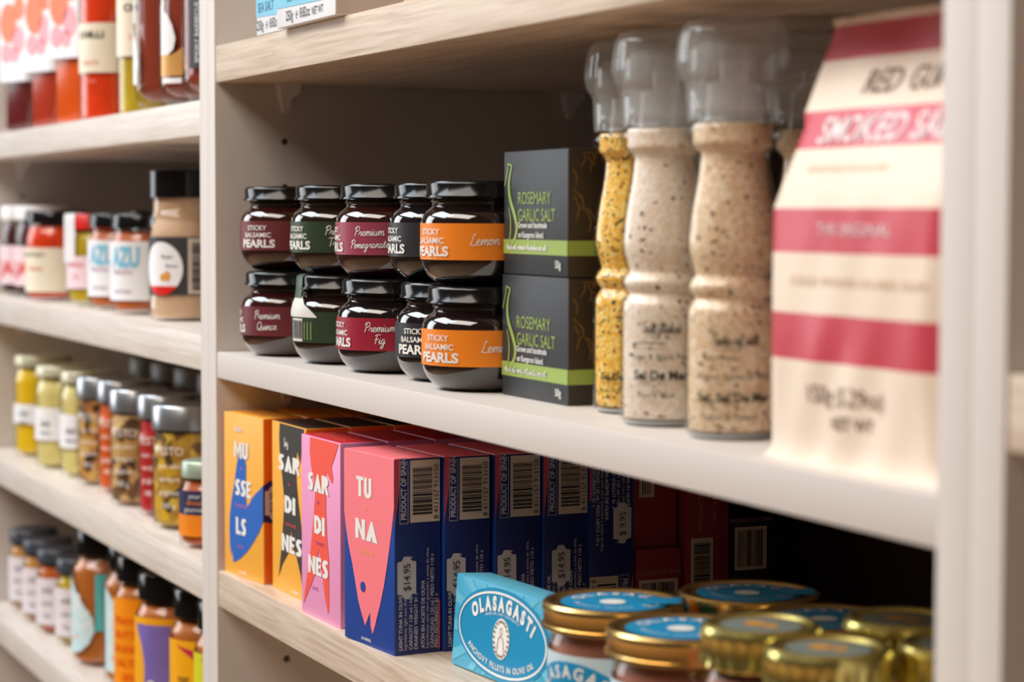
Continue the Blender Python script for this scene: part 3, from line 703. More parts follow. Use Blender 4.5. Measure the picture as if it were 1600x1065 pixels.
for k in range(4):
    y = .0217 if k == 0 else .0120+CD/2+k*(CD+.0014)
    front = k == 0
    lab = ['orange mussels carton with blue mussel picture, at the side panel', 'second orange mussels carton from the front', 'third orange mussels carton from the front', 'rearmost orange mussels carton by the side panel'][k]
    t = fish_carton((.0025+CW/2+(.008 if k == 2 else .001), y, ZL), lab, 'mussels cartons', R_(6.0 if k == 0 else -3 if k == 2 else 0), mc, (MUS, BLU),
                [('MU', .28, .64, .73, .83), ('SSE', .3, .71, .5, .6), ('LS', .32, .58, .26, .365)], lambda p: p.script('Galician', .29*CW, .895*CHh, .0021, .0006, slant=.1), dl, front)
    if front:
        maker(t, .5)
        small(t, [('IN', .46, .66), ('ESCABECHE', .46, .43), ('SAUCE', .43, .18)], PINK_INK)
        Rr = on_right(CW, CD); Print().poly([(0, .38*CHh), (0, .60*CHh), (.006, .63*CHh), (.012, .64*CHh), (.012, .36*CHh)]).build('side_picture', NVD, t, Rr)
        sticker(t, .001, .045, '$16.95', Rr, .9)
    y = .0145+CD/2+k*(CD+.0012)
    lab = ['orange and charcoal spicy sardines carton, between mussels and pink carton', 'second charcoal-topped sardines carton from the front', 'third charcoal-topped sardines carton from the front', 'rearmost charcoal-topped sardines carton'][k]
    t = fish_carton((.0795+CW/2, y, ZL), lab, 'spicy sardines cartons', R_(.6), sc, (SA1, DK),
                [('SAR', .21, .84, .72, .815), ('DI', .4, .72, .48, .58), ('NES', .31, .9, .25, .35)], lambda p: p.script('Spicy', .38*CW, .87*CHh, .0023, .0007, slant=.1), gl_, front)
    if front: maker(t, .7); small(t, [('IN', .53, .64), ('SUNFLOWER', .58, .405)], RDC)
for k in range(5):
    y = .0040+CD/2+k*(CD+.0016)
    lab = ['pink sardines carton with red fish, next to the front tuna carton', 'second red-topped sardines carton from the front', 'third red-topped sardines carton from the front', 'fourth red-topped sardines carton from the front', 'rearmost red-topped sardines carton'][k]
    t = fish_carton((.1710+CW/2, y, ZL), lab, 'tomato sardines cartons', R_(1.5), pc, (SA2, RDC),
                [('SAR', .19, .72, .70, .80), ('DI', .36, .63, .47, .57), ('NES', .2, .71, .24, .34)], lambda p: None, TOPL, k == 0)
    if k == 0: small(t, [('IN', .46, .635), ('TOMATO', .5, .41), ('SAUCE', .37, .155)], PURP)
# dim cartons at the far end of the tuna row
MAR = mat('dull_maroon_card', (150, 44, 58), .5, var=.05); DKC = mat('black_card', (38, 34, 34), .5, var=.05)
def back_carton(loc, w, d, h, m, label, panel, along, extra=None):
    t = thing('fish_carton', loc, label, 'box', 'cartons at the back of the lower shelf')
    link('carton', box_me('carton', w, d, h, m, .0005), None, t, True, 50)
    Print().rect(*panel).build('barcode_panel', BCP, t, on_right(w, d))
    a, b, c, e = panel; p = Print(); barcode(p, a+.002, c-.002, b+.002, e-.002, 5, along); p.build('barcode', INK, t, on_right(w, d, .0005))
    q = Print()
    if along == 'u': q.text('PRODUCT OF SPAIN', (a+c)/2, e+.003, .0022, 'c')
    else: q.text('PRODUCT OF SPAIN', .060, -.0110, .0030); q.text('TOMATO SARDINES', .060, -.0200, .0026)
    q.build('side_lettering', mat('dull_pink_ink', (190, 130, 130), .5), t, on_right(w, d, .0005) if along == 'u' else rot90(on_right(w, d, .0005)))
    return t
back_carton((.290, .1730, ZL), .066, .0300, .0500, MAR, 'short maroon carton with barcode behind the upside-down tuna carton', (.002, .003, .028, .032), 'u')
back_carton((.285, .1730, ZL+.0502), .066, .0290, .0600, MAR, 'maroon carton lying on top of the short maroon carton', (.004, .030, .014, .045), 'u')
back_carton((.292, .2050, ZL), .066, .0288, .1110, MAR, 'tall maroon carton with barcode near its foot, deep in the lower shelf', (.003, .014, .018, .055), 'v')
back_carton((.292, .2360, ZL), .066, .0288, .0660, DKC, 'black carton with barcode panel at the very back of the lower shelf', (.002, .034, .024, .060), 'u')

# ------------------------------------------------------------------ anchovy carton
AC = mat('anchovy_blue', (64, 172, 208), .38, var=.06, vscale=40); ACL = mat('anchovy_light_rays', (104, 192, 220), .38, var=.06); ACD = mat('anchovy_oval_blue', (0, 142, 190), .38, var=.03)
AW, AD, AH = .112, .021, .0500
an = thing('anchovy_carton', (.4135, .0400, ZL), 'turquoise anchovy fillet carton standing in front of the tuna row', 'box', None, R_(3.5))
an.rotation_euler = (R_(-4), 0, R_(4))
link('carton', box_me('carton', AW, AD, AH, {'front': AC, 'top': ACL, 'right': AC}, .0006), None, an, True, 50)
ray = Print()
for k in range(22):
    a0 = 2*PI*k/22; a1 = a0+.11; c = (AW/2, AH/2)
    def edge(a):
        tx = (AW/2-.0008)/max(1e-6, abs(cos(a))); ty = (AH/2-.0008)/max(1e-6, abs(sin(a))); q = min(tx, ty); return (c[0]+q*cos(a), c[1]+q*sin(a))
    ray.poly([(c[0]+.012*cos(a0), c[1]+.008*sin(a0)), edge(a0), edge(a1), (c[0]+.012*cos(a1), c[1]+.008*sin(a1))])
ray.build('sun_rays', ACL, an, on_front(AW, AD, .0002))
ov = Print().ell(AW/2, AH/2, .0515, .0240, 48).build('oval', ACD, an, on_front(AW, AD, .0004))
p = Print().ring(AW/2, AH/2, .0490, .0222, .0013, 56)
p.arc_text('OLASAGASTI', AW/2, AH/2-.0035, .0370, .0160, PI/2, .0068, .86, .06, track=1.0)
p.arc_text('DESDE DEL MAR CANTABRICO', AW/2, AH/2-.0035, .0330, .0135, PI/2, .0013, 1.25)
p.arc_text('ANCHOVY FILLETS IN OLIVE OIL', AW/2, AH/2, .0440, .0190, -PI/2, .0031, .95, .02, inside=True)
p.ell(AW/2, AH/2-.002, .0092, .0108)
p.build('lettering', WHITE, ov, on_front(AW, AD, .0007))
q = Print()
for k in range(20):
    a = 2*PI*k/20; q.ell(AW/2+.0078*cos(a), AH/2-.002+.0092*sin(a), .0010, .0008, 8)
q.ring(AW/2, AH/2+.002, .0016, .0020, .0004, 16); q.line(smooth_line([(AW/2-.0035, AH/2-.0085), (AW/2-.0028, AH/2-.003), (AW/2, AH/2-.0005), (AW/2+.0028, AH/2-.003), (AW/2+.0035, AH/2-.0085)], 4), .0005)
q.build('emblem', mat('emblem_brown', (150, 120, 100), .5), ov, on_front(AW, AD, .0010))

# ------------------------------------------------------------------ gold-lidded jars on the lower shelf
GOLD = mat('gold_lid', (238, 200, 128), .26, metal=1., var=.05); GOLD2 = mat('pale_gold_lid', (238, 222, 136), .26, metal=1., var=.05)
FISHY = mat('brown_fillets', (156, 96, 76), .45, var=.35, vscale=90); LBL = mat('jar_label_blue', (24, 150, 200), .4, var=.05); LBLP = mat('jar_label_pale', (206, 226, 232), .45, var=.03)
STKB = mat('lid_sticker_blue', (20, 146, 196), .38, var=.05); GREYP = mat('lid_print_grey', (120, 128, 122), .4, var=.1)
def anchovy_jar(x, y, label, rz, taped=True, tilt=None):
    t = thing('gold_lid_jar', (x, y, ZL), label, 'jar', 'anchovy jars with sticker lids', rz)
    H = .066; r = .0315
    lathe_obj('contents', [(0, .003), (.0285, .003), (.0295, .006), (.0295, .048), (.0275, .052), (0, .052)], FISHY, t, 40)
    lathe_obj('jar_glass', smooth_prof([(.027, .0005), (.0305, .003), (r, .007)], 3)+[(r, .047)]+smooth_prof([(r, .047), (.0305, .0505), (.0295, .053), (.0295, .056)], 3), GLASS, t, 48, ang=60)
    lid = lathe_obj('lid', [(.0300, .0535), (.0338, .0535), (.0346, .0542), (.0346, .0556), (.0338, .0562), (.0338, .0615), (.0344, .0628), (.0342, .0648), (.0330, H), (.0300, H-.0002), (.0285, H-.0014), (0, H-.0012)], GOLD, t, 56, ang=28)
    st = Print().ell(0, 0, .0255, .0255, 40).build('lid_sticker', STKB, lid, lambda u, v: (u, v, H-.0009))
    p = Print().arc_text('OLASAGASTI', 0, 0, .0165, .0165, PI/2, .0058, .95, .03).ell(0, -.002, .0062, .0062)
    p.arc_text('ANCHOVY FILLETS', 0, 0, .0195, .0195, -PI/2, .0024, 1.1, inside=True)
    o = p.build('lettering', WHITE, st, lambda u, v: (u, v, H-.0006)); o.rotation_euler.z = R_(35)-rz
    if taped:
        V = [(.0150, -.008, H-.0004), (.0310, -.008, H+.0003), (.0345, -.008, H-.0015), (.0352, -.008, .0600), (.0345, -.008, .0500)]; V += [(a, .008, c) for a, b, c in V]
        tp = link('seal_tape', pymesh('seal_tape', V, [[i, i+1, i+6, i+5] for i in range(4)], LBL), None, t); tp.rotation_euler.z = R_(20)-rz+R_(40)
    lb = band('label', r, .006, .044, LBLP, t, R_(-100), R_(120))
    Print().ell(0, .020, .030, .021).build('label_oval', LBL, lb, on_cyl(r, R_(12), .0004))
    p = Print().arc_text('OLASAGASTI', 0, .016, .0240, .0175, PI/2, .0056, .9, .03).ell(0, .016, .005, .006); p.build('lettering', WHITE, lb, on_cyl(r, R_(12), .0007))
    return t
anchovy_jar(.545, .0305, 'anchovy jar with gold lid and blue sticker, right beside the turquoise carton', R_(10))
anchovy_jar(.6160, .0280, 'anchovy jar with gold lid and blue sticker, second from the turquoise carton', R_(20), False)
anchovy_jar(.549, .1010, 'anchovy jar with gold lid in the row behind, near the maroon cartons', R_(-5))
anchovy_jar(.6215, .0985, 'anchovy jar half hidden behind the plain gold lids, only blue sticker showing', R_(0), False)
def ribbed_jar(x, y, label, rz):
    t = thing('gold_lid_jar', (x, y, ZL), label, 'jar', 'plain gold ribbed lid jars', rz)
    H = .0825
    lathe_obj('contents', [(0, .003), (.0215, .003), (.0225, .006), (.0225, .056), (.0195, .062), (0, .062)], FISHY, t, 40)
    lathe_obj('jar_glass', smooth_prof([(.019, .0005), (.0228, .003), (.0240, .008)], 3)+[(.0240, .054)]+smooth_prof([(.0240, .054), (.0232, .060), (.0215, .064), (.0210, .067)], 3), GLASS, t, 48, ang=60)
    V, F = [], []; n = 96
    prof = [(.0215, .0655, 0), (.0243, .0655, 1), (.0247, .0668, 1), (.0240, .0690, 1), (.0240, .0760, 1), (.0246, .0775, .4), (.0246, .0795, 0), (.0238, .0815, 0), (.0222, H, 0), (.0205, H-.0003, 0), (.0195, H-.0014, 0), (0.0001, H-.0014, 0)]
    for r, z, rb_ in prof:
        for k in range(n):
            a = 2*PI*k/n; rr = r*(1+.020*rb_*(1 if k % 4 < 2 else -1)); V.append((rr*sin(a), -rr*cos(a), z))
    for i in range(len(prof)-1):
        for k in range(n): F.append([i*n+k, i*n+(k+1) % n, (i+1)*n+(k+1) % n, (i+1)*n+k])
    lid = link('lid', pymesh('lid', V, F, GOLD2), None, t, True, 32)
    d = Print().ell(0, 0, .0165, .0165, 32).build('lid_print', GREYP, lid, lambda u, v: (u, v, H-.0012))
    q = Print().ell(-.003, -.001, .0050, .0042, 14).ell(.004, .002, .004, .003, 12); q.build('lid_emblem', mat('lid_orange', (222, 150, 40), .4), lid, lambda u, v: (u, v, H-.0010))
ribbed_jar(.6975, .0190, 'ribbed plain gold lid jar next to the blue sticker lids', 0)
ribbed_jar(.7490, .0180, 'ribbed plain gold lid jar in front, nearest the camera at the shelf edge', .3)
ribbed_jar(.7100, .0790, 'ribbed plain gold lid jar in the second row by the cream upright', .1)
ribbed_jar(.7640, .0690, 'ribbed plain gold lid jar partly cut off by the cream upright', .2)

# ------------------------------------------------------------------ cartons on the upper shelf
UB = mat('sky_blue_card', (120, 196, 226), .42, var=.03); UW = mat('white_card', (238, 238, 240), .42, var=.01); UT = mat('peach_card', (226, 176, 140), .45, var=.05)
UD = mat('pale_side_card', (222, 212, 206), .45, var=.02)
def upper_carton(x, y, w, d, h, label, u0):
    t = thing('tea_carton', (x, y, ZA+.025), label, 'box', 'white and blue cartons on the upper shelf')
    link('carton', box_me('carton', w, d, h, {'front': UW, 'right': UD, 'top': UW}, .0008), None, t, True, 50)
    Print().poly([(0, .0120), (w, .0100), (w, h-.001), (0, h-.001)]).build('blue_panel', UB, t, on_front(w, d))
    Print().rect(.020, .0120, d, h-.001).build('blue_panel', UB, t, on_right(w, d))
    p = Print()
    for txt, du, hh in (('250g', 0, .0058), ('\u212e', .0185, .0058), ('8.82oz', .0260, .0058), ('NET WT', .0480, .0045)):
        if u0+du < w-.006: p.text(txt, u0+du, .0034, hh, sx=.80)
    p.build('lettering', INK, t, on_front(w, d, .0005))
    p = Print(); p.text('SEA SALT', u0+.002, .0145, .0060, sx=.9); p.build('blue_lettering', mat('blue_ink', (60, 130, 170), .5), t, on_front(w, d, .0005))
upper_carton(.1205, .0345, .055, .068, .11, 'white and blue 250 gram carton nearest the side panel on the upper shelf', .002)
upper_carton(.2060, .0295, .107, .070, .11, 'white and blue 250 gram carton jutting out over the upper shelf edge', .019)
t = thing('tea_carton', (.384, .040, ZA+.025), 'peach coloured carton right of the white and blue cartons', 'box')
link('carton', box_me('carton', .09, .07, .11, UT, .0008), None, t, True, 50)
p = Print(); p.text('100% NATURAL', .012, .004, .0050, sx=.9); p.build('lettering', mat('rust_ink', (150, 70, 40), .5), t, on_front(.09, .07))

# ------------------------------------------------------------------ left bay: bottles and jars
def jar(name, x, y, z, r, H, label, cat, group, cont, lidm, lid_h, neck=.9, labels=(), rz=0., fill=.95, lid_r=None, sh=.012, glassm=None, base_r=None, prints=()):
    """clear round jar: contents, glass, lid, wrapped labels (z0, z1, phi0, phi1, material)"""
    t = thing(name, (x, y, z), label, cat, group, rz)
    br = base_r or r*.93; zs = H-lid_h-sh-.004
    outer = smooth_prof([(br, .0006), (r*.985, .004), (r, .009)], 3)+[(r, zs)]+smooth_prof([(r, zs), (r*.97, zs+sh*.45), (r*neck, zs+sh), (r*neck*.985, H-lid_h+.001)], 4)
    lathe_obj('glass', outer, glassm or GLASS, t, 40, ang=60)
    top = .006+(H-lid_h-.006)*fill
    inn = [(0, .004), (br-.0022, .004)]+[(max(.004, q-.0022), zz) for q, zz in outer if .005 < zz < top]
    inn += [(inn[-1][0], top), (0, top)]
    lathe_obj('contents', inn, cont, t, 36, ang=60)
    lr = lid_r or r*neck*1.07
    lathe_obj('lid', [(lr-.003, H-lid_h), (lr, H-lid_h), (lr, H-.0015), (lr-.0012, H), (0, H)], lidm, t, 40, ang=40)
    for i, L in enumerate(labels):
        lb = band('label', r, L[0], L[1], L[4], t, L[2], L[3])
        if i == 0:
            for (nm, m, fn) in prints:
                p = Print(); fn(p); p.build(nm, m, lb, on_cyl(r, 0, .0005))
    return t
WL = mat('white_lid', (236, 232, 230), .4, var=.02); SILV = mat('silver_lid', (178, 180, 184), .28, metal=.85, var=.03); REDL = mat('red_lid', (224, 38, 34), .35, var=.03)
DKL = mat('slate_lid', (58, 62, 70), .3, var=.05); GREENL = mat('sage_lid', (176, 190, 170), .4, metal=.5, var=.03)
CREAML = mat('cream_label', (244, 232, 208), .5, var=.02); WHL = mat('bright_white_label', (244, 242, 244), .5, var=.01); PNKL = mat('pale_pink_label', (244, 214, 220), .5, var=.02)
BERRY = mat('berry_jam', (74, 22, 34), .2, var=.3, vscale=80); CHILI = mat('chili_sauce', (230, 64, 22), .25, var=.2, vscale=80); OLIVE = mat('olive_oil_mix', (196, 164, 40), .25, var=.3, vscale=80)
ORSAUCE = mat('orange_relish', (196, 96, 40), .3, var=.35, vscale=90)
# second shelf
def azu_print(p):
    p.text('AZU', .012, .041, .0155, 'c', sx=.62, bold=.05)
def azu_small(p):
    p.text('MANGO', .010, .034, .0040, 'c'); p.text('CHUTNEY', .010, .018, .0030, 'c')
Y2 = .050
jar('jam_jar', -.846, .050, S2, .029, .093, 'berry jam jar with white lid and pink label, at the far end', 'jar', 'berry jam jars', BERRY, WL, .014, labels=[(.012, .052, -2.2, 2.2, PNKL)], rz=R_(40), prints=[('lettering', REDL, lambda p: p.text('JAM', 0, .022, .014, 'c', bold=.03))])
jar('jam_jar', -.783, .052, S2, .029, .093, 'berry jam jar with white lid and pink label, beside the cream-labelled jar', 'jar', 'berry jam jars', BERRY, WL, .014, labels=[(.012, .052, -2.2, 2.2, PNKL)], rz=R_(40), prints=[('lettering', REDL, lambda p: p.text('JAM', 0, .022, .014, 'c', bold=.03))])
jar('sauce_jar', axis_x(40, .045, .031), .045, S2, .031, .088, 'orange sauce jar with black lid and cream label', 'jar', None, CHILI, BLACKLID, .012, labels=[(.009, .052, -2.4, 2.6, CREAML)], rz=R_(25), prints=[('lettering', INK, lambda p: p.text('CHUTNEY', 0, .043, .0045, 'c', sx=1.1)), ('red_lettering', REDL, lambda p: p.text('Tomato', .003, .030, .0045, 'c'))])
rj = jar('mustard_jar', axis_x(105, .055, .028), .055, S2, .028, .085, 'yellow preserve jar with red lid and a white paper strip over it', 'jar', None, OLIVE, REDL, .014, labels=[(.016, .046, -2.4, 2.6, PNKL)], rz=R_(30), prints=[('lettering', REDL, lambda p: (p.text('LEMON', 0, .036, .004, 'c'), p.text('curd', 0, .026, .003, 'c')))])
V = []
for a, z in ((.0, .0855), (.018, .0856), (.0275, .0852), (.0283, .080), (.0284, .058), (.0286, .040)): V += [(a*sin(-.3)-.006, -a*cos(-.3)-.0008, z), (a*sin(-.3)+.008, -a*cos(-.3)-.0008, z)]
link('paper_strip', pymesh('paper_strip', V, [[2*i, 2*i+1, 2*i+3, 2*i+2] for i in range(5)], WHL), None, rj)
for i, (xl, yy) in enumerate(((138, .056), (173, .052))):
    jar('chutney_jar', axis_x(xl, yy, .030), yy, S2, .030, .085, ['chutney jar with black lid and white label with blue letters, beside the red-lidded jar', 'chutney jar with black lid and white label with blue letters, beside the tall powder jar'][i], 'jar', 'white label chutney jars', ORSAUCE, BLACKLID, .012,
        labels=[(.012, .062, -2.5, 2.6, WHL)], rz=R_(14), prints=[('blue_lettering', mat('aqua_ink', (130, 200, 226), .5), azu_print), ('small_lettering', mat('mauve_ink', (170, 120, 150), .5), azu_small)])
POW = mat('tan_powder', (212, 172, 138), .6, var=.12, vscale=120)
BX = axis_x(232, .052, .030)
t = thing('spice_jar', (BX, .052, S2), 'tall jar of tan powder with black lid, black label and white oval', 'jar', None, R_(60))
lathe_obj('contents', [(0, .003), (.0275, .003), (.0278, .010), (.0278, .068), (.0265, .074), (.0245, .079), (.0235, .082), (.0255, .085), (.0255, .098), (0, .100)], POW, t, 40, ang=60)
lathe_obj('glass', smooth_prof([(.027, .0006), (.0295, .004), (.030, .010), (.0290, .020)], 3)+[(.0290, .068)]+smooth_prof([(.0298, .070), (.0300, .078), (.0288, .084), (.0262, .090), (.0262, .100)], 3), GLASS, t, 40, ang=60)
lathe_obj('lid', [(.026, .098), (.0292, .098), (.0292, .1190), (.0280, .1205), (0, .1205)], BLACKLID, t, 40)
lb = band('label', .0292, .021, .067, mat('charcoal_label', (58, 54, 54), .5), t)
Print().ell(-.014, .042, .019, .021, 36).build('white_oval', WHL, lb, on_cyl(.0294, 0, .0004))
Print().poly([(-.028, .028), (0, .028), (-.003, .0245), (-.008, .0215), (-.014, .0205), (-.022, .0225)]).build('red_arc', REDL, lb, on_cyl(.0294, 0, .0008))
Print().ell(-.008, .036, .003, .004).ell(-.012, .035, .0025, .003).build('nut_picture', mat('nut_amber', (226, 160, 70), .5), lb, on_cyl(.0294, 0, .0008))
p = Print(); p.text('Roast', -.008, .050, .003, 'c'); p.text('flavour', -.004, .043, .0025, 'c'); p.build('lettering', INK, lb, on_cyl(.0294, 0, .0008))
Print().rect(.009, .022, .024, .066, 4).build('barcode_panel', mat('tan_panel', (206, 190, 176), .5), lb, on_cyl(.0294, 0, .0004))
p = Print(); barcode(p, .012, .021, .025, .063, 8); p.build('barcode', INK, lb, on_cyl(.0294, 0, .0008))
for i, x in enumerate((-.62, -.53, -.45, -.37)):
    jar('chutney_jar', x, .128, S2, .030, .088, ['dark-lidded jar in the rear row, behind the red-lidded jar', 'second dark-lidded jar in the rear row', 'third dark-lidded jar in the rear row', 'dark-lidded jar in the rear row, nearest the powder jar'][i], 'jar', 'rear row of dark lidded jars', BERRY, BLACKLID, .012)
# third shelf
NOOD = mat('pickled_vegetables', (232, 206, 130), .4, var=.35, vscale=70); YEL = mat('yellow_pickle', (244, 190, 20), .35, var=.25, vscale=70)
BRN = speckle('brown_antipasto', [(206, 150, 70), (190, 128, 58), (222, 176, 96), (170, 104, 50)], [(96, 54, 30), (60, 40, 24)], 140, .25, .4)
ORP = mat('orange_pesto', (220, 92, 24), .35, var=.3, vscale=90); REDP = mat('red_pesto', (190, 34, 34), .35, var=.3, vscale=90)
MUSH = speckle('mushrooms_in_oil', [(216, 172, 110), (226, 188, 130), (196, 148, 88), (206, 160, 90)], [(120, 84, 50), (90, 60, 40)], 120, .25, .4)
YOIL = speckle('grilled_vegetables_in_oil', [(226, 176, 40), (206, 160, 60), (190, 140, 50), (232, 196, 70)], [(90, 70, 40), (130, 90, 40)], 130, .25, .4)
PALEL = mat('pale_lid', (214, 208, 178), .35, metal=.3, var=.03)
def swirl(p): p.text('deli', 0, .042, .006, 'c'); p.text('select', 0, .034, .004, 'c')
wl3 = [(.028, .060, -1.6, 1.8, WHL)]
Y3 = .050
jar('antipasto_jar', axis_x(20, .053, .03), .053, S3, .030, .103, 'yellow pickle jar with pale lid and white label, at the far end', 'jar', 'jars of antipasto', YEL, PALEL, .010, labels=[(.034, .054, -1.6, 1.8, WHL)], rz=R_(35), prints=[('lettering', INK, swirl)])
jar('antipasto_jar', axis_x(53, .050, .03), .050, S3, .030, .100, 'cream pickle jar with pale lid, second from the far end', 'jar', 'jars of antipasto', NOOD, PALEL, .010, labels=wl3, rz=R_(35), prints=[('lettering', INK, swirl)])
jar('antipasto_jar', axis_x(92, .055, .029), .055, S3, .029, .100, 'cream pickle jar beside the first silver lid', 'jar', 'jars of antipasto', NOOD, PALEL, .010, labels=wl3, rz=R_(35), prints=[('lettering', INK, swirl)])
spec = [(117, .053, .027, BRN, 'silver-lidded jar of brown antipasto, farthest of the silver lids', .099), (150, .056, .026, ORP, 'silver-lidded jar of orange pesto with white letters', .100),
        (169, .046, .0265, MUSH, 'silver-lidded jar of tan mushrooms in oil', .099), (213, .050, .0255, REDP, 'silver-lidded jar of red pesto with white letters', .100), (235, .047, .031, YOIL, 'widest silver-lidded jar, yellow oil with grilled vegetables', .098)]
for xl, yy, r, cm, lab, H in spec:
    t = jar('antipasto_jar', axis_x(xl, yy, r), yy, S3, r, H, lab, 'jar', 'jars of antipasto', cm, SILV, .019, neck=.96, lid_r=r*.99, rz=R_(40), fill=.97)
    p = Print()
    for j, s in enumerate(('PESTO', 'con olio', 'verdure', 'grigliate', '180 g')): p.text(s, .000, .060-.0105*j, .0062 if j == 0 else .0042, 'c')
    p.build('lettering', WHITE, t, on_cyl(r, 0, .0005))
SX = axis_x(278, .030, .022)
jar('paste_jar', SX, .030, S3, .022, .065, 'small jar with sage lid and navy and orange label, beside the cream upright', 'jar', None, ORSAUCE, GREENL, .012, neck=.85, labels=[(.026, .044, -2.6, 2.8, mat('navy_label', (44, 42, 84), .5)), (.010, .026, -2.6, 2.8, mat('bright_orange_label', (250, 140, 20), .5))], rz=R_(45),
    prints=[('lettering', WHITE, lambda p: (p.text('your', 0, .0385, .0036, 'c'), p.text('gourmet', 0, .0285, .0036, 'c'))), ('orange_lettering', MATS['bright_orange_label'], lambda p: p.text('dinner', 0, .0335, .0036, 'c'))])
for i, x in enumerate((-.62, -.54, -.46, -.385, -.31, -.235, -.165)):
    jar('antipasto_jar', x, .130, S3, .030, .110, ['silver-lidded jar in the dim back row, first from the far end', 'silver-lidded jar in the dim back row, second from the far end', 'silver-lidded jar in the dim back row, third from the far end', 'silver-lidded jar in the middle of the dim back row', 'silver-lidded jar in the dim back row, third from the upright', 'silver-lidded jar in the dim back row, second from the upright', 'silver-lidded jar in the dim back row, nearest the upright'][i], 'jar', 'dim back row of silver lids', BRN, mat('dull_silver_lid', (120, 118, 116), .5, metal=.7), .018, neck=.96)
# fourth shelf
GREYL = mat('pale_lilac_label', (232, 222, 226), .5, var=.02); HONEY = mat('golden_paste', (190, 130, 50), .35, var=.2); CARA = mat('caramel_spread', (190, 108, 44), .3, var=.08)
TEAL = mat('teal_label', (90, 196, 196), .45, var=.05); ICE = mat('ice_label', (206, 234, 238), .45, var=.04); CORAL = mat('coral_ink', (240, 150, 130), .5)
for i, (xl, yy, cm) in enumerate(((9, .048, HONEY), (30, .046, HONEY), (52, .046, ORSAUCE), (82, .050, OLIVE))):
    jar('paste_jar', axis_x(xl, yy, .026), yy, S4, .026, .083, ['slate-lidded jar with lilac white label at the far end of the low shelf', 'second slate-lidded jar from the far end of the low shelf', 'slate-lidded jar with orange contents and lilac white label', 'slate-lidded jar next to the big caramel jar'][i], 'jar', 'slate lidded jars with lilac labels', cm, DKL, .013, labels=[(.010, .056, -2.6, 2.8, GREYL)], rz=R_(40),
        prints=[('lettering', DKL, lambda p: (p.text('chilli', 0, .042, .005, 'c'), p.text('sauce', 0, .030, .004, 'c'), p.text('100g', 0, .018, .003, 'c')))])
def teal_tri(p): p.poly([(-.034, .030), (-.034, .088), (-.022, .076), (-.008, .060), (.004, .046), (.006, .034), (.0, .022), (-.010, .014), (-.022, .012), (-.034, .014)])
def teal_let(p): p.script('Mayvers', -.028, .045, .006, .0016, rise=.5) if False else (p.line(smooth_line([(-.03, .05), (-.022, .068), (-.018, .05), (-.012, .066), (-.008, .048), (0, .052)], 5), .003), p.line(smooth_line([(-.03, .03), (-.02, .040), (-.008, .036), (.004, .044)], 5), .003))
for i, (xl, yy) in enumerate(((108, .050), (157, .056))):
    jar('spread_jar', axis_x(xl, yy, .032), yy, S4, .032, .124, ['big caramel spread jar with teal label beside the slate-lidded jars', 'big caramel spread jar mostly hidden behind the orange label'][i], 'jar', 'caramel spread jars', CARA, BLACKLID, .022, neck=.8, sh=.016, labels=[(.034, .086, .2, 2.6, TEAL)], rz=R_(45 if i == 0 else 70),
        prints=[('label_shape', ICE, teal_tri), ('lettering', WHITE, teal_let), ('coral_lettering', CORAL, lambda p: p.line([(-.026, .024), (-.012, .029)], .0035))])
YLB = mat('amber_label', (250, 176, 10), .45, var=.03); OLB = mat('orange_label', (250, 150, 0), .45, var=.05); PLB = mat('violet_label', (124, 108, 190), .5, var=.1, vscale=90); LLB = mat('lime_label', (214, 214, 30), .45, var=.04); CRIM = mat('crimson_print', (206, 40, 70), .5)
sp4 = [(174, .046, .028, 'spread jar with bright orange label and black lid', OLB, CARA), (207, .042, .030, 'spread jar with violet and yellow label and black lid', YLB, CARA), (262, .047, .029, 'spread jar with yellow label and crimson corner, black lid', YLB, CARA), (300, .048, .028, 'spread jar with lime label, half hidden by the cream upright', LLB, CARA)]
for i, (xl, yy, r, lab, lm, cm) in enumerate(sp4):
    if i == 0: pr = [('lettering', CHILI, lambda p: [p.text(s, 0, .066-.012*j, .006, 'c') for j, s in enumerate(('PEANUT', 'BUTTER', 'CRUNCHY', 'SALTED', '280g'))])]
    elif i == 1: pr = [('violet_shape', PLB, lambda p: p.poly([(-.019, .0825), (.016, .0825), (.016, .012), (-.010, .012), (-.008, .030), (-.0075, .050), (-.011, .066)])), ('lettering', WHITE, lambda p: (p.ell(-.001, .034, .004, .004), p.ell(0, .024, .003, .006), p.rect(.017, .035, .022, .080)))]
    else: pr = [('crimson_corner', CRIM, lambda p: p.poly([(-.012, .081), (.018, .074), (.018, .060), (.006, .070)])), ('lettering', INK, lambda p: (p.text('oat', -.004, .052, .006, 'c'), p.text('crunch', -.002, .042, .005, 'c')))]
    jar('spread_jar', axis_x(xl, yy, r), yy, S4, r, .122, lab, 'jar', 'nut spread jars', cm, BLACKLID, .021, neck=.84, sh=.014, labels=[(.006, .088 if i < 2 else .084, -2.6, 2.9, lm)], rz=R_(42), prints=pr)
t = jar('paste_jar', -.700, .060, -.55, .035, .16, 'white-labelled jar just visible below the low left shelf', 'jar', None, CARA, WL, .02, labels=[(.02, .12, -2.6, 2.6, WHL)])
